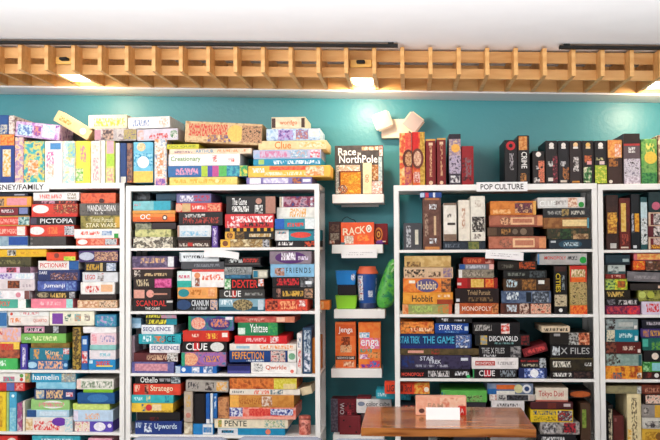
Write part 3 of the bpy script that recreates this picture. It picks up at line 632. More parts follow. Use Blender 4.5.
pile('C', 1, 'middle pile', [
 '488.8 546 236.4 c48068+b06c54 P.0,1,8c4c3c,.0,.12 d.3,.5,.36,8c6454+c48068,1.4 p.42,.8,ecc8a0,.15,.85 s.46,.78,c88c70,.3,.7 p.88,1,dc9c70',
 '487.4 533.6 227 4a3424 p.3,.5,b8884c+4a3424,.2,.8 d.6,.5,.3,7c6c5c d.78,.5,.35,8c7864 p.0,.2,6c5440',
 '489.2 543 215.2 bc7860+a86850 P.0,1,8c4c3c,.0,.14 d.3,.5,.33,e8b890+8c5844,1.4 p.4,.84,eec49c,.2,.8 s.44,.8,c88c70,.35,.7 p.9,1,dc9c70',
 '490.2 536 201 dd8f44+c87834 p.06,.45,f2c48c+dd8f44,.1,.4 p.54,.92,8c4c58+5c3448+e8b888,.15,.85 P.94,1,e8b868'])
pile('C', 1, 'right pile', [
 '549 592.6 239.2 27333f p.04,.16,c8ccd0,.65,.85 d.5,.5,.42,2c5468,2.8 s.34,.7,c8dce4,.3,.7',
 '547.2 590.4 228.4 5c4434+2c3c28+8c7450 P.3,.55,243424+3a5c34 p.6,.95,7c5c40+c8a880,.0,.5',
 '543.4 589 217.6 a87848+8c5c34 p.42,.95,ecd4a0,.2,.8 P.96,1,58a0b0',
 '542.6 590 208 3c3c3e+2c2c30 s.1,.4,a8a8a4,.3,.7 p.4,.55,b89c60+3c3c3e,.15,.9 s.6,.88,d8d4c8,.3,.7',
 '537.6 585 197.4 dedbd8 T.04,.38,f4f4f2,CLUE,.15,.7 s.34,.6,948c88,.3,.7 p.64,.84,c88c70+f0dcc8,.05,.95 d.92,.3,.26,3c9c48'])
pile('C', 2, 'left pile', [
 '402.4 452 304.2 9aa468+b8b07c P.0,.12,d87c44+e8b080 s.2,.6,b8cc78,.2,.8 p.72,.92,d88848+9aa468 P.93,1,d8704c',
 '403 453 292.4 e29a38+eeb04c t.18,.6,4c3c34,Hobbit,.2,.75 s.7,.95,f0e0c8,.6,.8 P.68,1,a84c2c,.0,.4',
 '403.2 450.8 278.4 e07c38+ee9c4c d.5,.5,.48,6c6490,1.7 t.3,.7,ecd8b0,Hobbit,.2,.78 P.8,1,6c4c40+e0904c p.12,.25,f0e8d8,.65,.85',
 '403.8 453 267.2 e0c4a4 p.02,.42,33251f+e0c4a4,.1,.8 p.5,.75,6c5040+e0c4a4,.1,.6 p.8,.98,8c789c+c8a888',
 '404.4 451 256 c8a468+dcc088 p.05,.35,7c5c3c+c8a468,.05,.5'])
pile('C', 2, 'second pile', [
 '455 498.6 303.2 c86c3c+a85430 t.16,.84,f2dcd0,MONOPOLY,.3,.72 P.0,.1,e8e4e0 p.85,1,8c5034+d89860',
 '455.2 499 288.4 2c1a1a t.28,.8,b89c78,Trivial_Pursuit,.55,.88 s.3,.85,8c7050,.12,.4 p.02,.1,d8d8e0,.1,.3',
 '457.2 497.6 278 982420 P.0,.25,b82828 p.34,.66,d8b050+e8c878,.1,.9 p.7,.9,e05830+e8a048,.1,.9 p.0,.1,d8d0c8,.3,.55',
 '458.6 494 269.6 7c7268+a09684+5c544c P.0,.1,e8e4e0 s.2,.7,b8ac9c,.2,.7',
 '459.4 494 264.2 8c8c94 P.0,.16,2c5c9c P.86,1,e8b8b0 s.2,.75,c8c8d0,.2,.8',
 '463.4 494 257.4 a03c28 s.1,.6,d87850,.2,.8 p.72,.98,d8a090+8c2c24'])
pile('C', 2, 'third pile', [
 '500.6 551 303.2 6c3c2c+4c2c24 s.12,.32,d0dce4,.2,.85 P.38,.56,e0c8b8+6c3c2c p.6,1,c85c40+e8c0a8+4c2820,.05,.95',
 '501.4 551 291 4c5c78+6c7c98 s.1,.35,e0e8ec,.3,.9 p.5,.6,1c2430 P.62,.96,a8b0bc+58606c+30343c,.05,.95',
 '503.4 550 278.4 5c4028+3c2818 s.06,.3,c8dce4,.3,.9 p.4,.7,a87840+5c4028 p.75,.88,e8e8e4,.55,.85',
 '503.4 547 270.2 1e1c1c s.1,.5,7c8078,.3,.7 p.6,.95,5c6468+1e1c1c'])
loose('C', 2, 'dark box with a small orange picture, topmost of the third pile, third bookcase', '497.6 537 261 269.8 2a2018 p.55,.95,c85c28+2a2018,.1,.9 s.1,.4,787468,.2,.6 z22')
ups('C', 2, 'at right end', [
 '553.6 567 265.6 1d191b P.02,.12,4a2824,.1,.9 t.16,.55,e4c838,CITIES,.15,.5 s.2,.5,98a0a4,.6,.8 P.6,.84,a89c84+d8c8a8+5c5040,.05,.95 d.92,.5,.14,ecebe8',
 '569.4 587 265.6 a89454 P.0,.34,c8382c s.08,.24,f2dcc0,.1,.9 P.24,.34,e8742c,.1,.9 P.34,.8,8c8454+c8b07c+4c4430 P.82,1,d84828+f09040'])
loose('C', 2, 'silver grey box with red letters and green dot above two uprights, third bookcase', '537.4 587 253.4 264.6 bcbab8 P.0,.04,5c8cb4 t.14,.58,d84c44,MONOPOLY,.45,.75 s.6,.8,4c4c50,.4,.75 d.92,.4,.3,2fa84c')
pile('C', 3, 'left pile', [
 '399.8 470.4 369 1e1a1e t.02,.34,e86050,MONOPOLY,.2,.6 s.4,.7,d8d4d4,.15,.8 s.78,.98,e4e4e8,.3,.75 d.97,.2,.2,38b868',
 '400.2 470.8 355 3a3450+4c4464+2c2840 p.02,.2,28407c+3a3450 t.28,.48,d8dce8,STAR,.6,.9 t.4,.58,e4e8f0,TREK,.38,.65 s.22,.7,a8a8b8,.12,.3 p.86,.96,dce0e8,.6,.8',
 '400 479.6 348.6 564a30+6c5c3c p.1,.3,e0a898,.3,.7 p.4,.5,a8483c+564a30',
 '399.8 473 334.2 1e3c70 t.0,.28,58bcdc,STAR_TREK,.35,.85 t.32,.76,58bcdc,THE_GAME,.35,.85 P.0,.76,2c3480,.0,.2 p.78,.98,88a8dc+2c4480+e8ecf4,.05,.95'])
loose('C', 3, 'fiery orange box, left end above the blue letters, fourth row, third bookcase', '400 434 322 333.6 c85c28+f0a050+6c2818 s.3,.95,f4d8b0,.2,.5')
loose('C', 3, 'royal blue box with white letters beside the fiery orange box', '434.8 468.6 323.4 333.6 1e509c t.12,.82,eef2f8,STAR_TREK,.35,.85 s.3,.7,88b8e0,.1,.25 p.88,.98,c8d8e8,.3,.7')
loose('C', 3, 'black box with small white marks above the royal blue box', '436 473 316.6 323 1d1b20 s.15,.35,e0e0e4,.3,.8 s.5,.8,c8c8cc,.3,.6 z24')
pile('C', 3, 'middle pile', [
 '472.8 517 369 1f191c T.14,.5,eeeaea,CLUE,.25,.85 p.26,.4,c82c40,.15,.9 s.62,.96,98a0a8,.2,.85 P.0,.03,48a868',
 '471.6 518.4 357.6 f2eceb p.08,.5,c84c44,.3,.7 t.1,.48,f6e8e4,MONOPOLY,.38,.62 s.56,.94,b8b0b0,.35,.65',
 '478.4 521.6 346 211e22 T.06,.6,c0c0c0,THE_X_FILES,.35,.85 P.74,.98,a8a4a4+3c3a40 s.1,.4,d8d8dc,.08,.25',
 '475 530 334.4 1d2022 p.1,.22,dcb848+98a0a4,.1,.9 t.26,.78,eeeef0,DISCWORLD,.4,.85 s.35,.7,88b0b0,.15,.3 p.84,.98,8c3030+1d2022,.1,.9',
 '470.4 520 322.4 201c20 s.04,.4,c0bcb8,.3,.8 p.6,.78,d84c38+f0e8e4,.05,.9'])
pile('C', 3, 'third pile', [
 '518.8 547 368 2c3868 p.2,.9,eef0f8+6c84c8+2c3868,.05,.95 d.55,.5,.4,f4f4fc',
 '519.4 546 358 231c20 p.05,.7,a83434+231c20,.6,.8 s.1,.7,c8c0a8,.15,.4 P.75,1,c8ccd0+383840'])
loose('C', 3, 'small dark red box leaning up to the right between two dark piles', '522.6 547.6 346 354 802830 a-16 s.1,.9,d85858,.2,.75 z20')
pile('C', 3, 'right pile', [
 '550.4 593.4 371.4 221c1e s.06,.5,eae8e4,.3,.8 p.55,.95,5c4440+221c1e',
 '550.2 593.6 358 443a28+302a20 s.06,.48,ece8dc,.3,.75 s.8,.95,e8e8e8,.4,.65 P.0,1,6c6038,.9,1',
 '550.4 593 345 211c20 s.04,.22,d8dce0,.2,.9 T.24,.92,b8b8b8,X_FILES,.3,.8',
 '549.8 591 332.4 2a2420 P.46,.7,c8c8c4+483c38 P.7,.96,e8c0a0+c86c48+4c3428 p.1,.25,a8a4a4,.7,.9',
 '541.6 570 326.4 e2cfb4 s.08,.92,3c2c24,.2,.75'])
loose('C', 4, 'orange box with dark letters crossing the left post, bottom of third bookcase', '384.6 429.6 382.4 394 e05030 t.05,.6,3c3438,LIGUNI_3rd,.2,.78 P.66,1,e06828+f0c060 d.93,.4,.22,f4e8d8 F.035 z6')
loose('C', 4, 'teal box under the orange box, poking out left of third bookcase', '376 411 391.2 399.4 3cb0c4 a3 s.05,.3,d8f0f4,.3,.7 p.75,.98,2484a0+58c8dc F.10 z15')
loose('C', 4, 'dark box with red marks behind the left corner of the table', '396 428 404.6 443.4 2c2428 p.1,.9,d86c54+2c2428,.84,.97')
loose('C', 4, 'green box with brown picture beyond the table', '441.4 487 390.6 402 6cb85c p.0,.08,2c5c98+6cb85c p.2,.9,7c6c48+8cc878+4c5c3c,.05,.6')
loose('C', 4, 'dark box under the green box, hidden by the table', '441 486 402.3 443.6 3c3840')
pile('C', 4, 'pile beyond the table', [
 '490 525 411.4 98908c', '491.4 524.4 401 e4e0e0 s.15,.85,403c40,.45,.75',
 '489.4 535 394.4 d0ccc8 p.02,.16,e8e4e0+c88c80 p.2,.36,38343c+d0ccc8 p.38,.85,222024+54545c,.1,.9 p.88,.98,c8b8b0',
 '487.4 533.2 383.2 6c7c98+8c94a8 P.0,.25,2c6ca8,.0,.5 p.2,.6,dc7438,.45,.85 p.2,.6,e8e4dc,.0,.3 d.68,.5,.4,d8d4a8 d.86,.5,.4,e4e4e8 d.86,.5,.22,38507c'])
pile('C', 4, 'pile right of table', [
 '538 576 434.6 26242a s.1,.7,e8e8ea,.3,.75',
 '540.4 579.6 422.4 6c6864+c8c0bc+38343a p.08,.4,d8d4d4+585458 p.6,.9,c83848+38343a,.15,.95',
 '530.4 573 409.4 f0cf34 s.06,.6,28507c,.55,.9 p.08,.6,8c7c34+f0cf34,.1,.45 p.64,.98,e8e0d8+28344c+c84c40,.1,.9',
 '530.8 573 402.2 5c2c30 p.78,.94,d8c8c8,.4,.8 p.4,.6,7c3c34'])
loose('C', 4, 'cream box with red letters above the yellow box right of the table', '535.4 568 388 401.6 e8dccc t.1,.86,c85850,Tokyo_Duel,.25,.8 P.0,1,c87868,.0,.12')
loose('C', 4, 'flat dark box with orange lozenge against the right post, third bookcase', '570.2 591 390.4 398 3c2824 d.48,.5,.4,c86c38,3.4 y3 z20')
ups('C', 4, 'beside the right post', ['580.6 590.6 403.4 5c4434 P.15,.6,6c8c38+98a850,.15,.55 d.93,.3,.12,d8c8c0'])
# ================= rightmost bookcase
ups('D', 1, '', [
 '606 618.2 195 3c221c+4c2c24 d.45,.5,.42,e0a840,1 p.32,.7,e8b850+a86830,.1,.85 p.88,.97,c8c4c0,.3,.8',
 '619.2 630 198 5c1e1e+702820 p.1,.65,d8ac50+e8c878,.15,.6 P.94,.97,d8c8b8,.1,.8 s.7,.9,a85040,.2,.8',
 '630.8 639.6 194 161c24 s.35,.7,b8b8c0,.05,.3 p.35,.68,e8b438+c87c28,.4,.9 p.92,.97,d8d8dc,.2,.6',
 '640.4 647 197 2c5c60 P.1,.4,c8dce0 P.4,.9,8c8c84+e8ecec+2c3434'])
pile('D', 1, 'right stack', [
 '648.4 700 237 7c2830 P.0,.04,e0c8b0 P.0,.5,d8b8a0,.9,1 p.1,.5,3c1c24+e8d0c8+7c2830 s.05,.5,e8b040,.1,.4',
 '648.4 700 225 6c2430 P.0,.5,d8b8a0,.92,1 p.1,.5,2c1820+e8dcd8,.05,.9',
 '648.4 700 212.2 70242c P.0,.5,d8b8a0,.9,1 P.0,.04,e0c8b0 p.1,.5,2c1820+e8dcd8,.05,.9'])
loose('D', 1, 'dark teal box with a pink dot lying above the maroon stack, rightmost bookcase', '648.6 700 191.6 211.8 1f3c40 d.14,.3,.2,c86c84 P.24,.5,c8d8d0+1f3c40,.5,1')
pile('D', 2, 'left pile', [
 '605.4 640.6 305.6 6c2850 p.04,.6,c84c54+6c2850,.1,.9 p.62,.98,98305c+e84c4c,.05,.95',
 '605.4 640.6 298.8 221c20 p.05,.3,8c8890+221c20 s.4,.95,d8d0d0,.15,.8',
 '605.4 631.6 290 2c2418 s.06,.75,d8b868,.2,.8',
 '605.4 627.4 278.8 b8b43c P.0,.42,1e6450+c8dc70 P.42,1,e8dc48+88a838 p.55,.9,c87430+8c5430,.2,.8',
 '605.6 625.6 274.2 8c3028 s.3,.8,e8b8a8,.2,.8',
 '608 625.4 265 c4ccc8 P.0,1,3c5c60,.0,.3 p.2,.6,6c7474+c4ccc8',
 '605.4 630 254.8 27414c P.7,.95,a8b8b8,.3,.6 P.0,1,1c2c34,.0,.25'])
pile('D', 2, 'right pile', [
 '641.6 700 301.6 dcd2e4 s.08,.3,d8383c,.2,.85 P.32,.6,3c3450+c8b8c8+dcd2e4',
 '636.4 700 290.4 6c7434+a8a858+44481c d.06,.6,.32,c8d078 d.2,.6,.32,b8bc54',
 '629 700 283.6 38302e P.4,.5,e8c8b0,.3,.7'])
loose('D', 2, 'grey box sloping down to the right, right side of the rightmost bookcase', '627 700 272.4 282.2 8a8488+787478 F.02 z22 a2.0 s.1,.4,a8a4a4,.3,.6')
loose('D', 2, 'small box with a red and orange flower, rightmost bookcase third row', '632.8 645.6 260.6 270.2 a83c2c p.05,.95,f08830+d83c24+f0c040,.05,.95')
loose('D', 2, 'white and brown box beside the red flower box, rightmost bookcase', '646 700 261.4 270.4 ece4d8+8c5c44+3c2c28+c89050')
loose('D', 2, 'pink and orange box topmost of the right pile, rightmost bookcase third row', '634 700 253.2 260.4 dc7c84 p.05,.45,f0c478+e88c50,.1,.9 p.5,1,e8e4e4 a.6')
pile('D', 3, 'left pile', [
 '605.4 642.8 366 dc7430+f0b040+a84424 p.2,.45,1e6c7c+dc7430,.0,.5 p.86,.98,e8e8e4+8c5c44,.05,.5',
 '605.6 642.4 353.6 a8bcb4+8ca49c P.0,.3,5c5048+a8bcb4 p.3,.4,3c2c28+a8bcb4,.2,.7 p.9,.98,3c6c70,.0,.9',
 '605.8 641.2 342 6a2220 P.0,.3,3c2420+8c5040 s.48,.82,e0c8b8,.3,.65 p.9,.98,e8d8d0,.1,.4',
 '606.4 638.6 329.8 1f8ca0 P.0,.26,88a0a0+e8dcc0+2c5c60 s.4,.8,d8f0f0,.35,.7 p.88,.97,e8ecec,.1,.5',
 '605.6 638 319 a4b0b0+8c9898 P.0,.3,3c2828+a4b0b0 p.4,.85,c0c4c0,.3,.7 p.88,.97,e8e4e0,.1,.4'])
pile('D', 3, 'right pile', [
 '642.8 700 371.8 3a2020 p.05,.15,8c3c34+3a2020,.2,.9 d.24,.5,.3,e8e4e0',
 '642.2 700 362 4c9c44 P.0,.12,2c7c38+a8d8a0 P.16,.6,98d0d8,.1,.9',
 '644 700 350.6 241e22 d.2,.5,.3,e8d8cc P.3,.5,a87850+241e22',
 '642.4 700 338 226c64 P.0,.1,58b8a8,.3,.9 p.16,.6,78b048+226c64,.05,.7',
 '640.8 700 328.8 4c3c7c p.04,.14,6c5c98+c88c50 s.16,.5,d8a848,.2,.8',
 '642 700 319.6 1e2030 s.08,.4,c8c0c8,.4,.75'])
ups('D', 4, '', [
 '607.4 613 405 221a1a s.1,.9,d8ccb0,.2,.8', '613.4 624 416 6c3430 p.08,.2,98605c,.1,.3', '627 641 393.9 efdfb4 s.08,.95,7c6c50,.3,.7 P.7,1,e8b848+efdfb4,.0,.35'])
loose('D', 4, 'flat grey-beige box lying across the tall cream upright box, rightmost bookcase', '605.4 641.4 386 393.6 8c8468+a09874 P.88,1,8c8c8c+d8d8d4')
pile('D', 4, 'right pile', [
 '642.2 700 428.8 e0b84c p.05,.3,b88830+e0b84c,.2,.8 d.3,.5,.25,8c6430',
 '642.4 700 418 d8d4cc p.05,.5,4c4448+d8d4cc,.1,.7',
 '642 700 405 a09894 P.22,.5,e0b44c p.03,.12,6c6460+c8c0b8,.2,.8',
 '643.4 700 394.2 2a1c1c p.04,.4,d86c48+f0d8c8+2a1c1c,.1,.9',
 '642 700 385.2 6c3428+8c4c38 s.05,.3,c89078,.2,.7'])
# -------- resolve rectangles into metres and keep neighbours from cutting into each other
def rect(d):
    yf = (0.008 + random.random()*0.010 + d['back']) if d['front'] is None else d['front']
    d['yf'] = yf
    xm = (d['x0']+d['x1'])/2
    if d.get('cell') and d['cell'][0] in UN and 'on' not in d and d.get('basepx') is None: pass
    ymid = d['yt'] + 4
    a = P(d['x0'], ymid, yf).x; b = P(d['x1'], ymid, yf).x
    zt = P(xm, d['yt'], yf).z
    if 'on' in d: zb = d['on']['Z1'] + 0.0004
    elif d.get('basepx') is not None: zb = P(xm, d['basepx'], yf).z
    else: zb = d['zb'] + 0.0004
    if d.get('cell') and d['cell'][0] in UN and 'on' not in d:
        for z in ROWZ[d['cell'][0]]:
            if z - 0.020 < zb < z + 0.009: zb = z + 0.0004
    if d.get('cell') and d['cell'][1] > 0 and d['front'] is None:
        u = UN[d['cell'][0]]; xa_ = P(u[0], 300, 0).x; xb_ = P(u[1], 300, 0).x
        k_ = 0.002 if (d['back'] >= 0.02 and yf + d['dep'] < 0.277) else 0.0232
        a = max(a, xa_ + k_); b = min(b, xb_ - k_)
    if d.get('cell') and d['cell'][1] > 0:
        for z in ROWZ[d['cell'][0]][1:]:      # stay under the board above
            if zb < z - 0.0125 < zt + 0.0005: zt = z - 0.0140
    if zt < zb + 0.007: zt = zb + 0.007
    d['X0'], d['X1'], d['Z0'], d['Z1'] = a, b, zb, zt
for d in BOXES: rect(d)
for _ in range(4):
    for i, a in enumerate(BOXES):
        for b in BOXES[i+1:]:
            if a['ang'] or b['ang']: continue
            if abs(a['X0']-b['X0']) > 0.6: continue
            if a['yf'] + a['dep'] < b['yf'] or b['yf'] + b['dep'] < a['yf']: continue
            ox = min(a['X1'], b['X1']) - max(a['X0'], b['X0']); oz = min(a['Z1'], b['Z1']) - max(a['Z0'], b['Z0'])
            if ox > 0 and oz > 0.0003 and not (a.get('on') is b or b.get('on') is a):
                if ox < 0.06 and ox < 0.5*min(a['X1']-a['X0'], b['X1']-b['X0']):
                    l, r = (a, b) if a['X0'] < b['X0'] else (b, a)
                    m_ = (l['X1'] + r['X0'])/2; l['X1'] = m_ - 0.0006; r['X0'] = m_ + 0.0006
                elif _ == 3: print('OVL', a['x0'], a['x1'], a['yt'], '|', b['x0'], b['x1'], b['yt'], round(ox, 3), round(oz, 3))
def make_box(d):
    w = d['X1']-d['X0']; h = d['Z1']-d['Z0']; dep = min(d['dep'], YW - 0.012 - d['yf'])
    lab = d['label'] or full_label(d)
    root = link('game_box', None, loc=((d['X0']+d['X1'])/2, d['yf'], d['Z0']), label=lab, category='game box')
    if d['group']: root['group'] = d['group']
    if d['ang']:
        root.location.z = (d['Z0']+d['Z1'])/2
        root.rotation_euler = (0, math.radians(d['ang']), 0)
    zo = -h/2 if d['ang'] else 0.0
    base_c = d['col']
    m = mat(base_c)
    hw = w/2; bv = min(0.0012, w*0.1, h*0.1)
    if d['up']:      # lid seam runs up one long side
        lid = link('lid', box_mesh(-hw, 0, zo, hw-w*0.10, dep, zo+h, bv), m, root)
        link('base_tray', box_mesh(hw-w*0.10+0.0002, 0.0012, zo+0.0012, hw-0.0006, dep-0.0012, zo+h-0.0012), m, root)
    else:
        t = min(0.005, h*0.12)
        lid = link('lid', box_mesh(-hw, 0, zo+t, hw, dep, zo+h, bv), m, root)
        link('base_tray', box_mesh(-hw+0.0015, 0.0015, zo, hw-0.0015, dep-0.0015, zo+t-0.0002), m, root)
    lay = 0
    for c, r in d['els']:
        lay += 1
        y = -0.0003 - 0.00025*lay
        def span(u0, u1, v0, v1):
            if d['up']:    # u runs down, v left to right
                return (-hw + v0*w, -hw + v1*w, zo + h*(1-u1), zo + h*(1-u0))
            return (-hw + u0*w, -hw + u1*w, zo + v0*h, zo + v1*h)
        if c in 'pPs':
            u0, u1 = float(r[0]), float(r[1])
            if c == 's': v0, v1 = (float(r[3]), float(r[4])) if len(r) > 4 else (0.28, 0.72)
            else: v0, v1 = (float(r[3]), float(r[4])) if len(r) > 4 else ((0.1, 0.9) if c == 'p' else (0.02, 0.98))
            a, b, z0, z1 = span(u0, u1, v0, v1)
            a = max(a, -hw+0.0006); b = min(b, hw-0.0006)
            if c == 's': mm = mat(base_c.split('+')[0] + '+' + r[2], fine=True)
            else: mm = mat(r[2], scale=60.0)
            link('lettering' if c == 's' else 'picture_panel', box_mesh(a, y, z0, b, 0.0006, z1), mm, lid)
        elif c in 'tT':
            u0, u1 = float(r[0]), float(r[1]); v0, v1 = (float(r[4]), float(r[5])) if len(r) > 5 else (0.24, 0.80)
            a, b, z0, z1 = span(u0, u1, v0, v1)
            link('title', text_mesh(r[3].replace('_', ' '), a, b, z0, z1, y-0.0003, vertical=(d['up'] and c == 't')), mat(r[2], 0.4), lid)
        elif c == 'd':
            u, v, rad = float(r[0]), float(r[1]), float(r[2])
            a, b, z0, z1 = span(u, u, v, v)
            R = rad*(w if d['up'] else h); R2 = R*(float(r[4]) if len(r) > 4 else 1)
            bm = bmesh.new(); n = 20
            cl = lambda q, lo, hi: max(lo, min(hi, q))
            f0 = [bm.verts.new((cl(a+R2*math.cos(2*math.pi*i/n), -hw+0.0005, hw-0.0005) + i*1e-7, y, cl(z0+R*math.sin(2*math.pi*i/n), zo+0.0008, zo+h-0.0008))) for i in range(n)]
            f1 = [bm.verts.new((v_.co.x, 0.0006, v_.co.z)) for v_ in f0]
            bm.faces.new(f0)
            for i in range(n): bm.faces.new((f0[i], f1[i], f1[(i+1) % n], f0[(i+1) % n]))
            bmesh.ops.recalc_face_normals(bm, faces=bm.faces)
            link('emblem', finish(bm), mat(r[3], scale=80.0), lid)
    return root
for d in BOXES: make_box(d)
# ------------------------------------------------------------------ signs and slips of paper on the shelf edges
def sign(name, label, px0, px1, py0, py1, txt=None, ang=0.0, Y=-0.006, faint=False, sag=0.0, group=None):
    a = P(px0, (py0+py1)/2, Y).x; b = P(px1, (py0+py1)/2, Y).x; xm = (px0+px1)/2
    z0 = P(xm, py1, Y).z; z1 = P(xm, py0, Y).z
    w = b-a; h = z1-z0
    r = link(name, None, loc=((a+b)/2, Y, (z0+z1)/2), label=label, category='sign')
    if group: r['group'] = group
    r.rotation_euler = (0, math.radians(ang), 0)
    bm = bmesh.new(); n = 14; vs = []
    for i in range(n+1):
        x = -w/2 + w*i/n; dz = -sag*(2*i/n-1)**2
        vs.append([bm.verts.new((x, yy, z+dz)) for yy in (0, 0.0015) for z in (-h/2, h/2)])
    for p, q in zip(vs, vs[1:]):
        for i, j in ((0, 1), (1, 3), (3, 2), (2, 0)): bm.faces.new((p[i], p[j], q[j], q[i]))
    bm.faces.new((vs[0][0], vs[0][2], vs[0][3], vs[0][1])); bm.faces.new((vs[-1][0], vs[-1][1], vs[-1][3], vs[-1][2]))
    bmesh.ops.recalc_face_normals(bm, faces=bm.faces)
    link('card', finish(bm), M_PAPER, r)
    if txt: link('title', text_mesh(txt, -w/2+w*0.08, w/2-w*0.08, -h*0.30, h*0.30, -0.0008), mat('45403f', 0.7), r)
    if faint:
        for q in (0.12, -0.12):
            link('lettering', box_mesh(-w*0.38, -0.0008-sag*0, h*(q-0.05), w*0.38 if q > 0 else w*0.2, 0.0006, h*(q+0.05)), mat('f4f2f2+c9c4c8', 0.7, fine=True), r)
    return r
sign('shelf_sign', 'white sign ending in the word family, leftmost bookcase', -14, 49, 182.6, 191.6, 'DISNEY/FAMILY')
sign('shelf_sign', 'white sign reading pop culture on the third bookcase', 476.5, 527.5, 182, 191.3, 'POP CULTURE')
sign('paper_slip', 'white paper slip curling under a shelf edge of the second bookcase', 204, 239, 250.2, 257.2, None, 4.5, -0.012, sag=0.006)
sign('paper_slip', 'white paper slip hanging askew below a shelf edge, third bookcase', 485.5, 523.5, 251.0, 259.2, None, 4.0, -0.012, faint=True, sag=0.002)
# ------------------------------------------------------------------ small shelves on the wall between the bookcases
YL = YW - 0.20
LZ = []
def ledge(px0, px1, pt, pb, label):
    a = P(px0, pt, YL).x; b = P(px1, pt, YL).x; xm = (px0+px1)/2
    z1 = P(xm, pt, YL).z; z0 = P(xm, pb, YL).z
    LZ.append(z1)
    r = link('wall_shelf', None, loc=((a+b)/2, YW, z1), label=label, category='shelf', group='small white wall shelves')
    link('board', box_mesh(-(b-a)/2, YL-YW, z0-z1, (b-a)/2, -0.0006, 0, 0.0015), M_WHITE, r)
    link('wall_bracket', box_mesh(-(b-a)/2+0.03, -0.02, z0-z1-0.01, (b-a)/2-0.03, -0.0006, z0-z1-0.0003), M_WHITE, r)
ledge(332.3, 383.8, 194.2, 203, 'topmost small white wall shelf, carrying the black picture game box')
ledge(331.8, 382.8, 244.6, 253.4, 'second small white wall shelf from top, carrying the orange card game')
ledge(334, 385, 309.4, 318.4, 'third small white wall shelf, carrying the cup and the green bag')
ledge(331.2, 382, 368.8, 377.8, 'fourth small white wall shelf, carrying the two orange block game boxes')
ledge(333, 384, 434.8, 443.6, 'lowest small white wall shelf, carrying the dotted maroon cube')
sign('shelf_label', 'white label below the wall shelf with the orange card game', 341.5, 377, 249.2, 258, None, 0, YL-0.004, faint=True)
def place(name, label, cat, px, li, Y, group=None):
    """an Empty standing on wall shelf li"""
    z = LZ[li]
    v = 252 - (z-1.38)/(Y+4.5)*1000
    r = link(name, None, loc=(P(px, v, Y).x, Y, z+0.0005), label=label, category=cat)
    if group: r['group'] = group
    return r
def mk(name, label, cat, px0, px1, pt, li, Y, dep, col, parts, group=None, horizontal=True):
    """a box standing on a wall shelf, front at Y; parts are (kind, u0, v0, u1, v1, colour, text)"""
    a = P(px0, pt+5, Y).x; b = P(px1, pt+5, Y).x; z0 = LZ[li]+0.0005; z1 = P((px0+px1)/2, pt, Y).z
    w, h = b-a, z1-z0
    r = link(name, None, loc=((a+b)/2, Y, z0), label=label, category=cat)
    if group: r['group'] = group
    lid = link('lid', box_mesh(-w/2, 0, 0, w/2, dep*0.72, h, 0.0012), mat(col), r)
    link('base_tray', box_mesh(-w/2+0.0015, dep*0.72+0.0002, 0.0005, w/2-0.0015, dep, h-0.0015), mat(col), r)
    lay = 0
    for p in parts:
        k, u0, v0, u1, v1, c = p[:6]; lay += 1
        y = -0.0003 - 0.0003*lay
        x0, x1, y0, y1 = -w/2+u0*w, -w/2+u1*w, h*(1-v1), h*(1-v0)
        if k == 't': link('title', text_mesh(p[6], x0, x1, y0, y1, y-0.0004), mat(c, 0.4), lid)
        elif k == 'v': link('title', text_mesh(p[6], x0, x1, y0, y1, y-0.0004, vertical=True), mat(c, 0.4), lid)
        elif k == 'd':
            R = (x1-x0)/2; bm = bmesh.new(); n = 24; cx, cz = (x0+x1)/2, (y0+y1)/2; Rz = (y1-y0)/2
            f0 = [bm.verts.new((cx+R*math.cos(6.2832*i/n), y, cz+Rz*math.sin(6.2832*i/n))) for i in range(n)]
            f1 = [bm.verts.new((q.co.x, 0.0006, q.co.z)) for q in f0]
            bm.faces.new(f0)
            for i in range(n): bm.faces.new((f0[i], f1[i], f1[(i+1) % n], f0[(i+1) % n]))
            bmesh.ops.recalc_face_normals(bm, faces=bm.faces)
            link('emblem', finish(bm), mat(c, scale=70.0), lid)
        else: link('picture_panel', box_mesh(x0, y, y0, x1, 0.0006, y1), mat(c, scale=60.0), lid)
    return r
mk('game_box', 'black picture game box facing out on the topmost wall shelf', 'game box', 334.8, 383.2, 145.4, 0, YL+0.03, 0.06, '4c4746+5a5452', [
 ('t', .07, .05, .44, .20, 'f6f2ee', 'Race'), ('t', .47, .14, .54, .20, 'f6f2ee', 'to'), ('t', .09, .20, .88, .36, 'f4f4f4', 'NorthPole'),
 ('p', .56, .03, .68, .10, 'f2e4cc+c8906c'), ('p', .70, .03, .80, .10, 'f2e4cc+d8a888'), ('p', .82, .03, .90, .10, 'f0e0c8+c8906c'), ('p', .92, .02, .985, .22, 'd8685c+f0e8e4'),
 ('p', .02, .40, .08, .98, 'c8ccc8+8c8c84+e8e4dc'), ('p', .08, .40, .52, .52, 'e8cdb0+c8a48c+f4ece0'), ('p', .10, .52, .54, .985, '8c4a20'), ('p', .12, .55, .53, .985, 'e8a030+c8801c+f4c850'),
 ('d', .28, .60, .48, .76, 'd8b83c+c88c28'), ('d', .06, .80, .26, .99, 'e8986c+5c3428+f0d8c0'), ('p', .58, .36, .76, .985, 'f4ddb8'), ('v', .63, .60, .70, .76, 'b85840', 'CHO'),
 ('p', .77, .40, .90, .72, 'c8884c+8c5c34+e8c8a0'), ('p', .77, .74, .97, .985, 'f0e4dc+d89888+f6f0ec'), ('p', .90, .24, .975, .74, '9cb4bc+c8d8d8')])
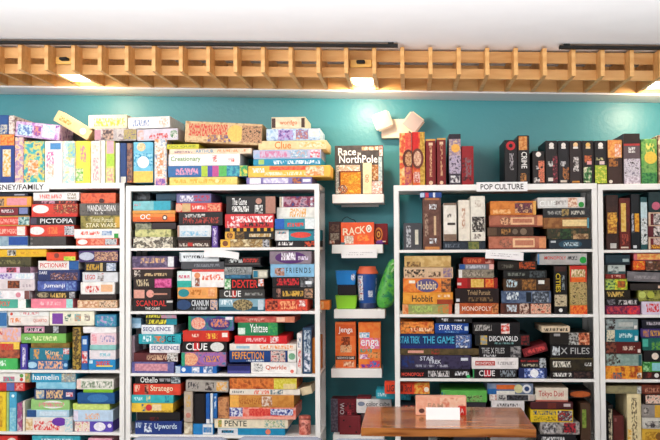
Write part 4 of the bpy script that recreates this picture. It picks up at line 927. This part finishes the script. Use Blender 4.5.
# second shelf
mk('card_game_box', 'orange card game box with cream letters on the second wall shelf', 'game box', 340.8, 374, 222.4, 1, YL+0.02, 0.05, 'ee6a3c', [
 ('t', .06, .26, .26, .58, 'f6e8cc', 'R'), ('t', .24, .22, .42, .56, 'f6e8cc', 'A'), ('t', .42, .20, .57, .52, 'f6e8cc', 'C'), ('t', .58, .17, .74, .50, 'f6e8cc', 'K'),
 ('d', .76, .12, .93, .46, 'f6eee0'), ('t', .80, .17, .89, .40, '8c2c28', 'O'), ('p', .10, .60, .38, .96, 'f2e8dc+c8a890+f6f0e8'), ('p', .50, .56, .86, .84, 'f2a050+ee6a3c'), ('p', .0, .9, .12, 1, '5c7c84')])
mk('game_box', 'dark brown box with a faded silver picture, left on the second wall shelf', 'game box', 328.6, 340.4, 221.6, 1, YL+0.035, 0.10, '4c2c28', [
 ('p', .12, .12, .9, .45, '7c5c4c+4c2c28'), ('p', .15, .5, .9, .8, 'a89c8c+6c5448'), ('p', .1, .82, .5, .95, 'b85c40+d8c8b8')], group=None)
t_ = mk('game_box', 'dark red box with concentric rings right of the orange card game', 'game box', 374.4, 387.6, 223.6, 1, YL+0.045, 0.11, '8a1e26', [
 ('d', .02, .18, .62, .84, 'd8883c'), ('d', .09, .27, .53, .75, '7c2420'), ('d', .17, .36, .45, .66, 'e0a850'), ('d', .24, .44, .38, .58, '9c2c24')])
# small purple pouch lying in front
bag = place('purple_pouch', 'small purple cloth pouch with a cream tag, right end of second wall shelf', 'pouch', 380.6, 1, YL+0.02)
bm = bmesh.new(); bmesh.ops.create_uvsphere(bm, u_segments=20, v_segments=12, radius=1.0)
bmesh.ops.scale(bm, vec=(0.022, 0.016, 0.011), verts=bm.verts)
for v in bm.verts: v.co.z = max(v.co.z, -0.009) + 0.009 + 0.0015*math.sin(v.co.x*400)
link('cloth', finish(bm, True), plain('purple_cloth', '6c3484', 0.8), bag)
link('tag', box_mesh(0.010, -0.019, 0.010, 0.024, -0.016, 0.016, 0.001), plain('cream_tag', 'e8c8a8'), bag)
cb = link('black_cord', None, loc=(P(350, 221, YL+0.05).x, YL+0.075, LZ[1]), label='thin black cord arching over the orange card game box', category='cord')
def tube(pts, rad, n=8):
    cu = bpy.data.curves.new('c', 'CURVE'); cu.dimensions = '3D'; cu.bevel_depth = rad; cu.bevel_resolution = 2
    sp = cu.splines.new('NURBS'); sp.points.add(len(pts)-1)
    for i, p in enumerate(pts): sp.points[i].co = (*p, 1)
    sp.use_endpoint_u = True; sp.order_u = 3
    o = bpy.data.objects.new('c', cu); COL.objects.link(o)
    dg = bpy.context.evaluated_depsgraph_get(); me = bpy.data.meshes.new_from_object(o.evaluated_get(dg), depsgraph=dg)
    bpy.data.objects.remove(o); bpy.data.curves.remove(cu)
    return me
h_ = P(345, 216, YL+0.05).z - LZ[1]
link('cord', tube([(-0.055, 0.03, 0.001), (-0.05, 0.03, h_*0.8), (-0.02, 0.03, h_*1.02), (0.0, 0.03, h_*0.9), (0.03, 0.03, h_*0.86), (0.04, 0.03, 0.001)], 0.0016), M_BLACK, cb)
# third shelf: blue and black cup, lime box, tumbler
lb = place('plastic_tub', 'lime green square tub on the third wall shelf', 'tub', 346.8, 2, YL+0.075)
def taper(w0, w1, d0, d1, z0, z1, bev=0.003):
    bm = bmesh.new(); r = bmesh.ops.create_cube(bm, size=1.0)
    for v in bm.verts:
        up = v.co.z > 0
        v.co.x = (1 if v.co.x > 0 else -1)*(w1 if up else w0)/2; v.co.y = (1 if v.co.y > 0 else -1)*(d1 if up else d0)/2; v.co.z = z1 if up else z0
    bmesh.ops.bevel(bm, geom=list(bm.edges), offset=bev, segments=2, affect='EDGES')
    return finish(bm)
zt = lambda px, py, Y: P(px, py, Y).z
h1 = zt(347, 296.6, YL+0.02) - LZ[2]; h2 = zt(347, 285, YL+0.02) - LZ[2]; h3 = zt(347, 270.6, YL+0.02) - LZ[2]
link('wall', taper(0.088, 0.100, 0.088, 0.096, 0, h1), plain('lime_plastic', '8ccc2c', 0.35), lb)
link('rim', taper(0.103, 0.103, 0.099, 0.099, h1+0.0002, h1+0.004, 0.001), plain('lime_plastic', '8ccc2c', 0.35), lb)
ct = place('plastic_canister', 'black square canister standing on the lime green tub', 'canister', 347.4, 2, YL+0.075); ct.location.z += h1+0.0046
link('body', taper(0.084, 0.088, 0.080, 0.084, 0, h2-h1-0.006), plain('black_plastic', '1c1418', 0.3), ct)
cp = place('blue_tub', 'bright blue square tub with a white round mark stacked on black canister', 'tub', 346.6, 2, YL+0.075); cp.location.z += h2-0.0005
link('wall', taper(0.084, 0.096, 0.080, 0.092, 0, h3-h2-0.006), plain('blue_plastic', '1c84d4', 0.35), cp)
link('rim', taper(0.099, 0.099, 0.095, 0.095, h3-h2-0.0058, h3-h2, 0.001), plain('blue_plastic', '1c84d4', 0.35), cp)
bm = bmesh.new(); bmesh.ops.create_cone(bm, cap_ends=True, segments=24, radius1=0.013, radius2=0.013, depth=0.002)
bmesh.ops.scale(bm, vec=(0.75, 1.25, 1), verts=bm.verts)
bmesh.ops.rotate(bm, cent=(0, 0, 0), matrix=Matrix.Rotation(math.pi/2 + 0.05, 3, 'X'), verts=bm.verts); bmesh.ops.translate(bm, vec=(0.034, -0.0445, 0.036), verts=bm.verts)
link('emblem', finish(bm), mat('e8ecf4+7c8cb8', scale=90.0), cp)
tu = place('tumbler', 'tall blue drinking tumbler with an orange lid on the third wall shelf', 'tumbler', 367.6, 2, YL+0.075)
Ht = zt(368, 266.4, YL+0.075) - LZ[2]
rb, rt = 0.041, 0.050
link('cup', lathe([(rb*0.96, 0), (rb, 0.004), (rb, 0.026), (rb+0.001, 0.028), (rt*0.97, Ht*0.80), (rt*0.97, Ht*0.82)], 40), plain('tumbler_blue', '1c4f9c', 0.3), tu)
link('base_band', lathe([(rb+0.0004, 0.0005), (rb+0.0010, 0.004), (rb+0.0012, 0.024), (rb+0.0004, 0.0262)], 40), plain('tumbler_navy', '27345c', 0.3), tu)
link('lid', lathe([(rt+0.001, Ht*0.822), (rt+0.002, Ht*0.835), (rt*0.99, Ht*0.87), (rt*0.80, Ht*0.955), (rt*0.76, Ht), (rt*0.70, Ht)], 40), plain('coral_plastic', 'f2704c', 0.4), tu)
def wrap(name, s, a0, a1, z0, z1, m, vertical=True, extra=0.0012):
    vs, fs, p0, p1, q0, q1 = text_data(s); out = []
    for v in vs:
        p = (v.x-p0)/(p1-p0); q = (v.y-q0)/(q1-q0)
        if vertical: a = a0 + q*(a1-a0); z = z0 + p*(z1-z0)
        else: a = a0 + p*(a1-a0); z = z0 + q*(z1-z0)
        rr = rb + (rt*0.97-rb)*(z/(Ht*0.8)) + extra
        out.append((rr*math.sin(a), -rr*math.cos(a), z))
    me = bpy.data.meshes.new('w'); me.from_pydata(out, [], fs); me.update(); link(name, me, m, tu)
def patch(name, a0, a1, z0, z1, m, extra=0.0008):
    bm = bmesh.new(); n = 10; cols = []
    for i in range(n+1):
        a = a0+(a1-a0)*i/n; c = []
        for z in (z0, z1):
            rr = rb + (rt*0.97-rb)*(z/(Ht*0.8)) + extra; c.append(bm.verts.new((rr*math.sin(a), -rr*math.cos(a), z)))
        cols.append(c)
    for p, q in zip(cols, cols[1:]): bm.faces.new((p[0], q[0], q[1], p[1]))
    link(name, finish(bm), m, tu)
patch('picture_panel', -1.25, -0.42, 0.04, Ht*0.78, mat('c8443c+e8ecf0+2c5ca4', scale=60))
patch('picture_panel', 0.10, 0.62, 0.055, 0.085, mat('e4e8f0+9ca8c8', scale=90))
wrap('title', 'FIZZ', -1.0, -0.5, 0.045, Ht*0.74, mat('f2f0ee'))
patch('lettering', 1.0, 1.15, 0.04, Ht*0.74, mat('1c4f9c+c8d4e4', fine=True))
# green bag leaning between shelf and post
gb = link('green_bag', None, loc=(P(388, 290, 0.2).x, 0.20, LZ[2]+0.0005), label='tall green speckled bag leaning on the left post of the third bookcase', category='bag')
bm = bmesh.new(); Hg = P(390, 259, 0.2).z - LZ[2]; n = 28; rings = []
prof = [(0.0, 0.010), (0.03, 0.028), (0.10, 0.040), (0.25, 0.046), (0.45, 0.042), (0.65, 0.034), (0.82, 0.028), (0.93, 0.022), (1.0, 0.008)]
for t, r in prof:
    cx = -0.020 + 0.045*t; ring = []
    for i in range(n):
        a = 6.28318*i/n; k = 1 + 0.05*math.sin(5*a+t*9)
        ring.append(bm.verts.new((cx + r*k*math.cos(a), r*0.62*k*math.sin(a), Hg*t)))
    rings.append(ring)
for a, b in zip(rings, rings[1:]):
    for i in range(n): bm.faces.new((a[i], a[(i+1) % n], b[(i+1) % n], b[i]))
bm.faces.new(list(reversed(rings[0]))); bm.faces.new(rings[-1])
bag_me = finish(bm, True); bo = link('pouch', bag_me, mat('3c9c4c+6cc054+2c8c68', 0.35, 26), gb)
sm = bo.modifiers.new('s', 'SUBSURF'); sm.levels = 1; sm.render_levels = 1
bm = bmesh.new()
for k in range(9):
    t = 0.12 + 0.085*k; r_ = 0.0028
    x = -0.020+0.045*t + 0.015*math.sin(k*2.3)
    hr = 0.03
    vs = bmesh.ops.create_uvsphere(bm, u_segments=8, v_segments=6, radius=r_)['verts']; bmesh.ops.translate(bm, vec=(x, -0.0270+0.004*t*t, Hg*t), verts=vs)
link('spots', finish(bm, True), plain('dark_green_spots', '1c5c3c'), gb)
link('drawstring_bow', tube([(0.016, -0.024, Hg*0.88), (0.030, -0.030, Hg*0.93), (0.038, -0.026, Hg*0.86), (0.024, -0.028, Hg*0.80), (0.014, -0.026, Hg*0.72), (0.026, -0.028, Hg*0.78)], 0.0035), plain('pale_green_cord', 'a8dc98'), gb)
# fourth shelf: two block tower boxes
mk('block_game_box', 'orange block game box with white letters, left of two on fourth wall shelf', 'game box', 335.2, 355.6, 322.2, 3, YL+0.03, 0.09, 'ee7a3c+f08a4a', [
 ('p', .04, .05, .96, .3, 'e06a30'), ('t', .16, .10, .86, .26, 'fbf6f0', 'Jenga'), ('p', .3, .32, .72, .5, 'c85c28+5c2c1c+ee7a3c'), ('p', .25, .5, .8, .66, 'd87c40+f4c89c+7c3c20'),
 ('p', .02, .74, .98, .82, '3c2420'), ('t', .08, .755, .92, .805, 'f0e8e0', 'HARDWOOD GAME'), ('p', .4, .86, .9, .97, 'c85c2c+f4d8b8')])
mk('block_game_box', 'orange block game box with splashes of colour, right on fourth wall shelf', 'game box', 358.4, 380.6, 322.4, 3, YL+0.03, 0.09, 'ec7c38+f09448', [
 ('p', .04, .22, .5, .34, '4ca8d0+e8f0f4'), ('t', .1, .24, .4, .33, 'f4f4f8', 'Jr'), ('p', .08, .34, .95, .58, 'e85c9c+f09ab8+ec7c38'), ('t', .10, .38, .92, .58, 'fbf4f8', 'enga'),
 ('p', .06, .58, .6, .66, '3cb09c+ec7c38'), ('p', .05, .7, .5, .8, 'f4e8f0+c86cb0'), ('p', .4, .66, .98, .78, '5c3428+f0b070+ec7c38'), ('p', .5, .84, .95, .98, '2c84c8+e84c5c'), ('p', .1, .92, .5, .99, '7c3ca0+ec7c38')])
# lowest wall shelf
mk('game_box', 'dark maroon box with a faint silver spine behind the dotted cube', 'game box', 330.8, 356.6, 398.8, 4, YL+0.06, 0.11, '7c2430+6c202c', [
 ('p', .0, .0, .27, 1, '4c4450+6c6470'), ('v', .35, .12, .52, .8, 'c8c0c0', 'WORDS'), ('p', .56, .14, .9, .6, '9c3440+3c1c24'), ('p', .64, .36, .78, .5, 'c84c58+7c2430')])
dc = mk('dotted_cube', 'maroon cube box with black dots on the lowest wall shelf', 'game box', 339.4, 360.4, 416.4, 4, YL-0.002, 0.055, '823038', [
 ('d', .17, .17, .25, .27, '241418'), ('d', .46, .50, .54, .60, '241418'), ('d', .76, .80, .84, .90, '241418')])
bs = mk('game_box', 'grey box standing behind the table corner, carrying the white lettered box', 'game box', 361.2, 392.0, 413.2, 4, YL+0.03, 0.10, '5c4c50', [('p', .05, .1, .95, .9, '6c5c60')])
def on_box(label, px0, px1, pt, pb, Y, dep, col, els):
    d = parse('%s %s %s %s %s z%s F%s %s' % (px0, px1, pt, pb, col, dep*100, Y, els), False, '', None, None, expl=True, label=label)
    d['basepx'] = pb; d['ang'] = 0; rect(d); return d
d = on_box('white box with black letters leaning out beside the left table corner', 356.4, 391.4, 399.2, 412.8, YL+0.03, 0.09, 'ece6e4', 't.28,.95,403c40,color_cube,.5,.82 s.3,.95,5c5458,.18,.42 d.14,.66,.16,8c94a8,1.6'); d['zb'] = None
d['Z0'] = bs.location.z + (P(376, 413.2, YL+0.03).z - (LZ[4]+0.0005)) + 0.0006
make_box(d)
d2 = on_box('thin maroon box on top of the white lettered box by the table', 357, 371, 396.8, 399, YL+0.03, 0.085, '8c3038', '')
d2['Z0'] = d['Z1'] + 0.0004; d2['Z1'] = d2['Z0'] + 0.009; make_box(d2)
# emergency light on the wall
el = link('emergency_light', None, label='cream emergency light with two square lamp heads on the teal wall', category='emergency light')
YE = YW - 0.055
ca = P(381.5, 128, YE); cb_ = P(409, 128, YE); ztp = P(395, 119, YE).z; zbt = P(395, 138, YE).z
cx = (ca.x+cb_.x)/2; cz = (ztp+zbt)/2
el.location = (cx, YW, cz)
M_EM = plain('cream_plastic', 'e2d2b8', 0.4, var=0.02)
link('housing', box_mesh(-(cb_.x-ca.x)/2, YE-YW, -(ztp-zbt)/2, (cb_.x-ca.x)/2, -0.0006, (ztp-zbt)/2, 0.004, 3), M_EM, el)
for (px, py, a) in ((382.6, 120.6, -20), (413.2, 122.3, 38)):
    q = P(px, py, YE-0.05); hd = link('lamp_head', None, parent=el, loc=(q.x-cx, YE-0.05-YW, q.z-cz))
    s = 0.046
    rm = Matrix.Rotation(math.radians(a), 3, 'Y')
    bm = bmesh.new(); r = bmesh.ops.create_cube(bm, size=1.0)
    for v in bm.verts:
        fr = v.co.y < 0; k = s if fr else s*0.62
        v.co.x = (1 if v.co.x > 0 else -1)*k; v.co.z = (1 if v.co.z > 0 else -1)*k; v.co.y = 0.0 if fr else 0.042
    bmesh.ops.bevel(bm, geom=list(bm.edges), offset=0.009, segments=3, affect='EDGES'); bmesh.ops.rotate(bm, cent=(0, 0, 0), matrix=rm, verts=bm.verts)
    hd.data = None
    me = finish(bm, False)
    link('reflector_case', me, M_EM, el, (q.x-cx, YE-0.05-YW, q.z-cz))
    bm = bmesh.new(); bm_box(bm, -0.036, -0.0016, -0.036, 0.036, 0.001, 0.036, 0.0008, rot=rm)
    link('lens', finish(bm), plain('lamp_lens', 'b9a8a2', 0.3), el, (q.x-cx, YE-0.05-YW, q.z-cz))
    link('swivel_neck', tube([(0, 0.04, 0), (0, 0.047, 0), (0, 0.0495, -0.002)], 0.010), M_EM, el, (q.x-cx, YE-0.05-YW, q.z-cz))
    bpy.data.objects.remove(hd)
# ------------------------------------------------------------------ table in front
TZ = 0.75
pfl = PZ(366.2, 406.2, TZ); pfr = PZ(520.5, 407.6, TZ); pnl = PZ(361.6, 428.4, TZ); pnr = PZ(536.2, 428.6, TZ)
xa = (pfl.x+pnl.x)/2; xb = (pfr.x+pnr.x)/2; ya = (pnl.y+pnr.y)/2; yb = (pfl.y+pfr.y)/2
print('table', xa, xb, ya, yb, [tuple(round(c, 3) for c in p) for p in (pfl, pfr, pnl, pnr)])
tb = link('pedestal_table', None, loc=((xa+xb)/2, (ya+yb)/2, 0), label='varnished wooden pedestal table in front of the bookcases', category='table')
hw, hd = (xb-xa)/2, (yb-ya)/2
bm = bmesh.new(); npl = 7
for i in range(npl):
    y0 = -hd + 2*hd*i/npl; bm_box(bm, -hw, y0+0.0002, TZ-0.030, hw, y0+2*hd/npl-0.0002, TZ, 0.0008)
top = link('table_top', finish(bm), M_TABLE, tb)
link('pedestal', lathe([(0.045, 0.03), (0.032, 0.06), (0.032, TZ-0.07), (0.05, TZ-0.04)], 24), M_BLACK, tb)
link('mounting_plate', box_mesh(-0.13, -0.13, TZ-0.0398, 0.13, 0.13, TZ-0.0302, 0.002), M_BLACK, tb)
link('foot', box_mesh(-0.24, -0.03, 0.0, 0.24, 0.03, 0.03, 0.006), M_BLACK, tb)
link('foot', box_mesh(-0.03, -0.22, 0.0005, 0.03, -0.0302, 0.0295, 0.006), M_BLACK, tb)
link('foot', box_mesh(-0.03, 0.0302, 0.0005, 0.03, 0.22, 0.0295, 0.006), M_BLACK, tb)
# pink box and white card on the table
q0 = PZ(416.2, 415.2, TZ); Yp = q0.y
a = P(415.6, 405, Yp).x; b = P(466.4, 405, Yp).x; h = P(440, 397.2, Yp).z - TZ
pb_ = link('game_box', None, loc=((a+b)/2, Yp, TZ+0.0005), label='salmon pink game box standing on the wooden table', category='game box')
w = b-a
link('lid', box_mesh(-w/2, 0, 0, w/2, 0.05, h, 0.0012), mat('eec0a8+e8ac94'), pb_)
link('base_tray', box_mesh(-w/2+0.0015, 0.0502, 0.0005, w/2-0.0015, 0.068, h-0.0015), mat('e8ac94'), pb_)
link('picture_panel', box_mesh(w*0.34, -0.0008, 0.0005, w*0.49, 0.0006, h*0.52), mat('d83c34'), pb_)
link('picture_panel', box_mesh(-w*0.02, -0.0006, h*0.45, w*0.48, 0.0006, h*0.96), mat('dc8c74+f0d0b8+eec0a8+c87460', scale=30), pb_)
link('title', text_mesh('FAM', -w*0.26, w*0.04, h*0.36, h*0.66, -0.0014), mat('c8a48c'), pb_)
link('title', text_mesh('A', w*0.385, w*0.445, h*0.12, h*0.38, -0.0016), mat('f4e8e4'), pb_)
bm = bmesh.new(); n = 20
f0 = [bm.verts.new((-w*0.38+0.011*math.cos(6.2832*i/n), -0.0008, h*0.24+0.009*math.sin(6.2832*i/n))) for i in range(n)]; f1 = [bm.verts.new((v.co.x, 0.0006, v.co.z)) for v in f0]
bm.faces.new(f0)
for i in range(n): bm.faces.new((f0[i], f1[i], f1[(i+1) % n], f0[(i+1) % n]))
bmesh.ops.recalc_face_normals(bm, faces=bm.faces)
link('emblem', finish(bm), mat('6c4c48'), pb_)
q0 = PZ(443, 420.0, TZ); Yc = q0.y
a = P(426, 415, Yc).x; b = P(460, 415, Yc).x; h = P(443, 408.2, Yc).z - TZ; w = b-a
tc_ = link('tent_card', None, loc=((a+b)/2, Yc, TZ+0.0005), label='small white folded tent card in front of the salmon pink box', category='card')
for nm, s in (('front_leaf', 1), ('back_leaf', -1)):
    bm = bmesh.new()
    dd = 0.016
    y0 = 0.0 if s > 0 else 2*dd
    v = [bm.verts.new(p) for p in ((-w/2, y0, 0), (w/2, y0, 0), (w/2, dd, h), (-w/2, dd, h), (-w/2, y0+0.001*s, 0), (w/2, y0+0.001*s, 0), (w/2, dd+0.0003*s, h-0.001), (-w/2, dd+0.0003*s, h-0.001))]
    for f in ((0,1,2,3), (7,6,5,4), (0,4,5,1), (1,5,6,2), (2,6,7,3), (3,7,4,0)): bm.faces.new([v[i] for i in f])
    bmesh.ops.recalc_face_normals(bm, faces=bm.faces)
    link(nm, finish(bm), M_PAPER, tc_)
# the red tin on the second bookcase and the orange box against its rear post
zt_ = P(304, 416.6, 0.03); zb_ = ROWZ['B'][4]
ti = link('red_tin', None, loc=(P(304.2, 425, 0.03).x, 0.055, zb_+0.0005), label='small red patterned tin at the right end of the lowest visible shelf, second bookcase', category='tin')
hh = zt_.z - zb_
link('body', lathe([(0.0255, 0), (0.027, 0.002), (0.027, hh*0.80), (0.0255, hh*0.81)], 28), mat('c86454+e8a090+8c3430', 0.4, 45), ti)
link('lid', lathe([(0.0275, hh*0.815), (0.0275, hh*0.97), (0.0255, hh)], 28), mat('b85a50+d88c7c', 0.35, 45), ti)
for (pt, pb, col, lab) in ((300.8, 309.6, 'ee8c3c', 'orange box end showing through the open right side of the second bookcase, upper'),):
    d = parse('%s %s %s %s %s z12 F0.12 p.1,.6,f4c890+ee8c3c' % (304, 329.5, pt, pb, col), False, '', None, None, expl=True, label=lab); d['basepx'] = pb; rect(d)
    d['Z0'] = ROWZ['B'][2] + 0.0005
    d['X0'] = max(d['X0'], P(315, 305, 0.12).x); make_box(d)
# ------------------------------------------------------------------ padded chairs, only their backs reach into the photograph
M_CH = plain('blue_grey_upholstery', '8a90a0', 0.85, bump=0.3); M_LEG = wood('chair_leg_wood', '5c3c28', '7c5438', 0.5, (4, 4, 1))
def chair(px0, px1, pt, Y, label, proto=None):
    a = P(px0, pt, Y).x; b = P(px1, pt, Y).x; zt = P((px0+px1)/2, pt, Y).z; w = b-a
    r = link('dining_chair', None, loc=((a+b)/2, Y, 0), label=label, category='chair', group='padded chairs in the foreground')
    # backrest with a rounded top, seat towards the camera's side
    bm = bmesh.new(); vs = bm_box(bm, -w/2, -0.035, 0.52, w/2, 0.035, zt, 0.028, 4)
    for v in bm.verts:
        if v.co.z > 0.62: v.co.z -= 0.018*(abs(v.co.x)/(w/2))**3
    link('backrest', finish(bm, True), M_CH, r)
    bm = bmesh.new(); bm_box(bm, -w/2, -0.43, 0.40, w/2, 0.03, 0.48, 0.025, 3); link('seat', finish(bm, True), M_CH, r)
    for sx in (-1, 1):
        for y in (-0.40, 0.0):
            link('leg', taper_at(sx*(w/2-0.03), y, 0.0, 0.3995), M_LEG, r)
        link('back_support', box_mesh(sx*(w/2-0.045)-0.01, -0.008, 0.481, sx*(w/2-0.045)+0.01, 0.008, 0.5195), M_LEG, r)
    return r
def taper_at(x, y, z0, z1):
    bm = bmesh.new(); bmesh.ops.create_cube(bm, size=1.0)
    for v in bm.verts:
        k = 0.017 if v.co.z > 0 else 0.011
        v.co.x = x + (k if v.co.x > 0 else -k); v.co.y = y + (k if v.co.y > 0 else -k); v.co.z = z1 if v.co.z > 0 else z0
    return finish(bm)
chair(131, 229, 434.2, -0.95, 'blue-grey padded chair back at the bottom edge, leftmost of three')
chair(236, 324, 434.4, -0.90, 'blue-grey padded chair back at the bottom edge, middle of three')
chair(330, 392, 437.2, -1.22, 'blue-grey padded chair back at the bottom edge, partly before the table')
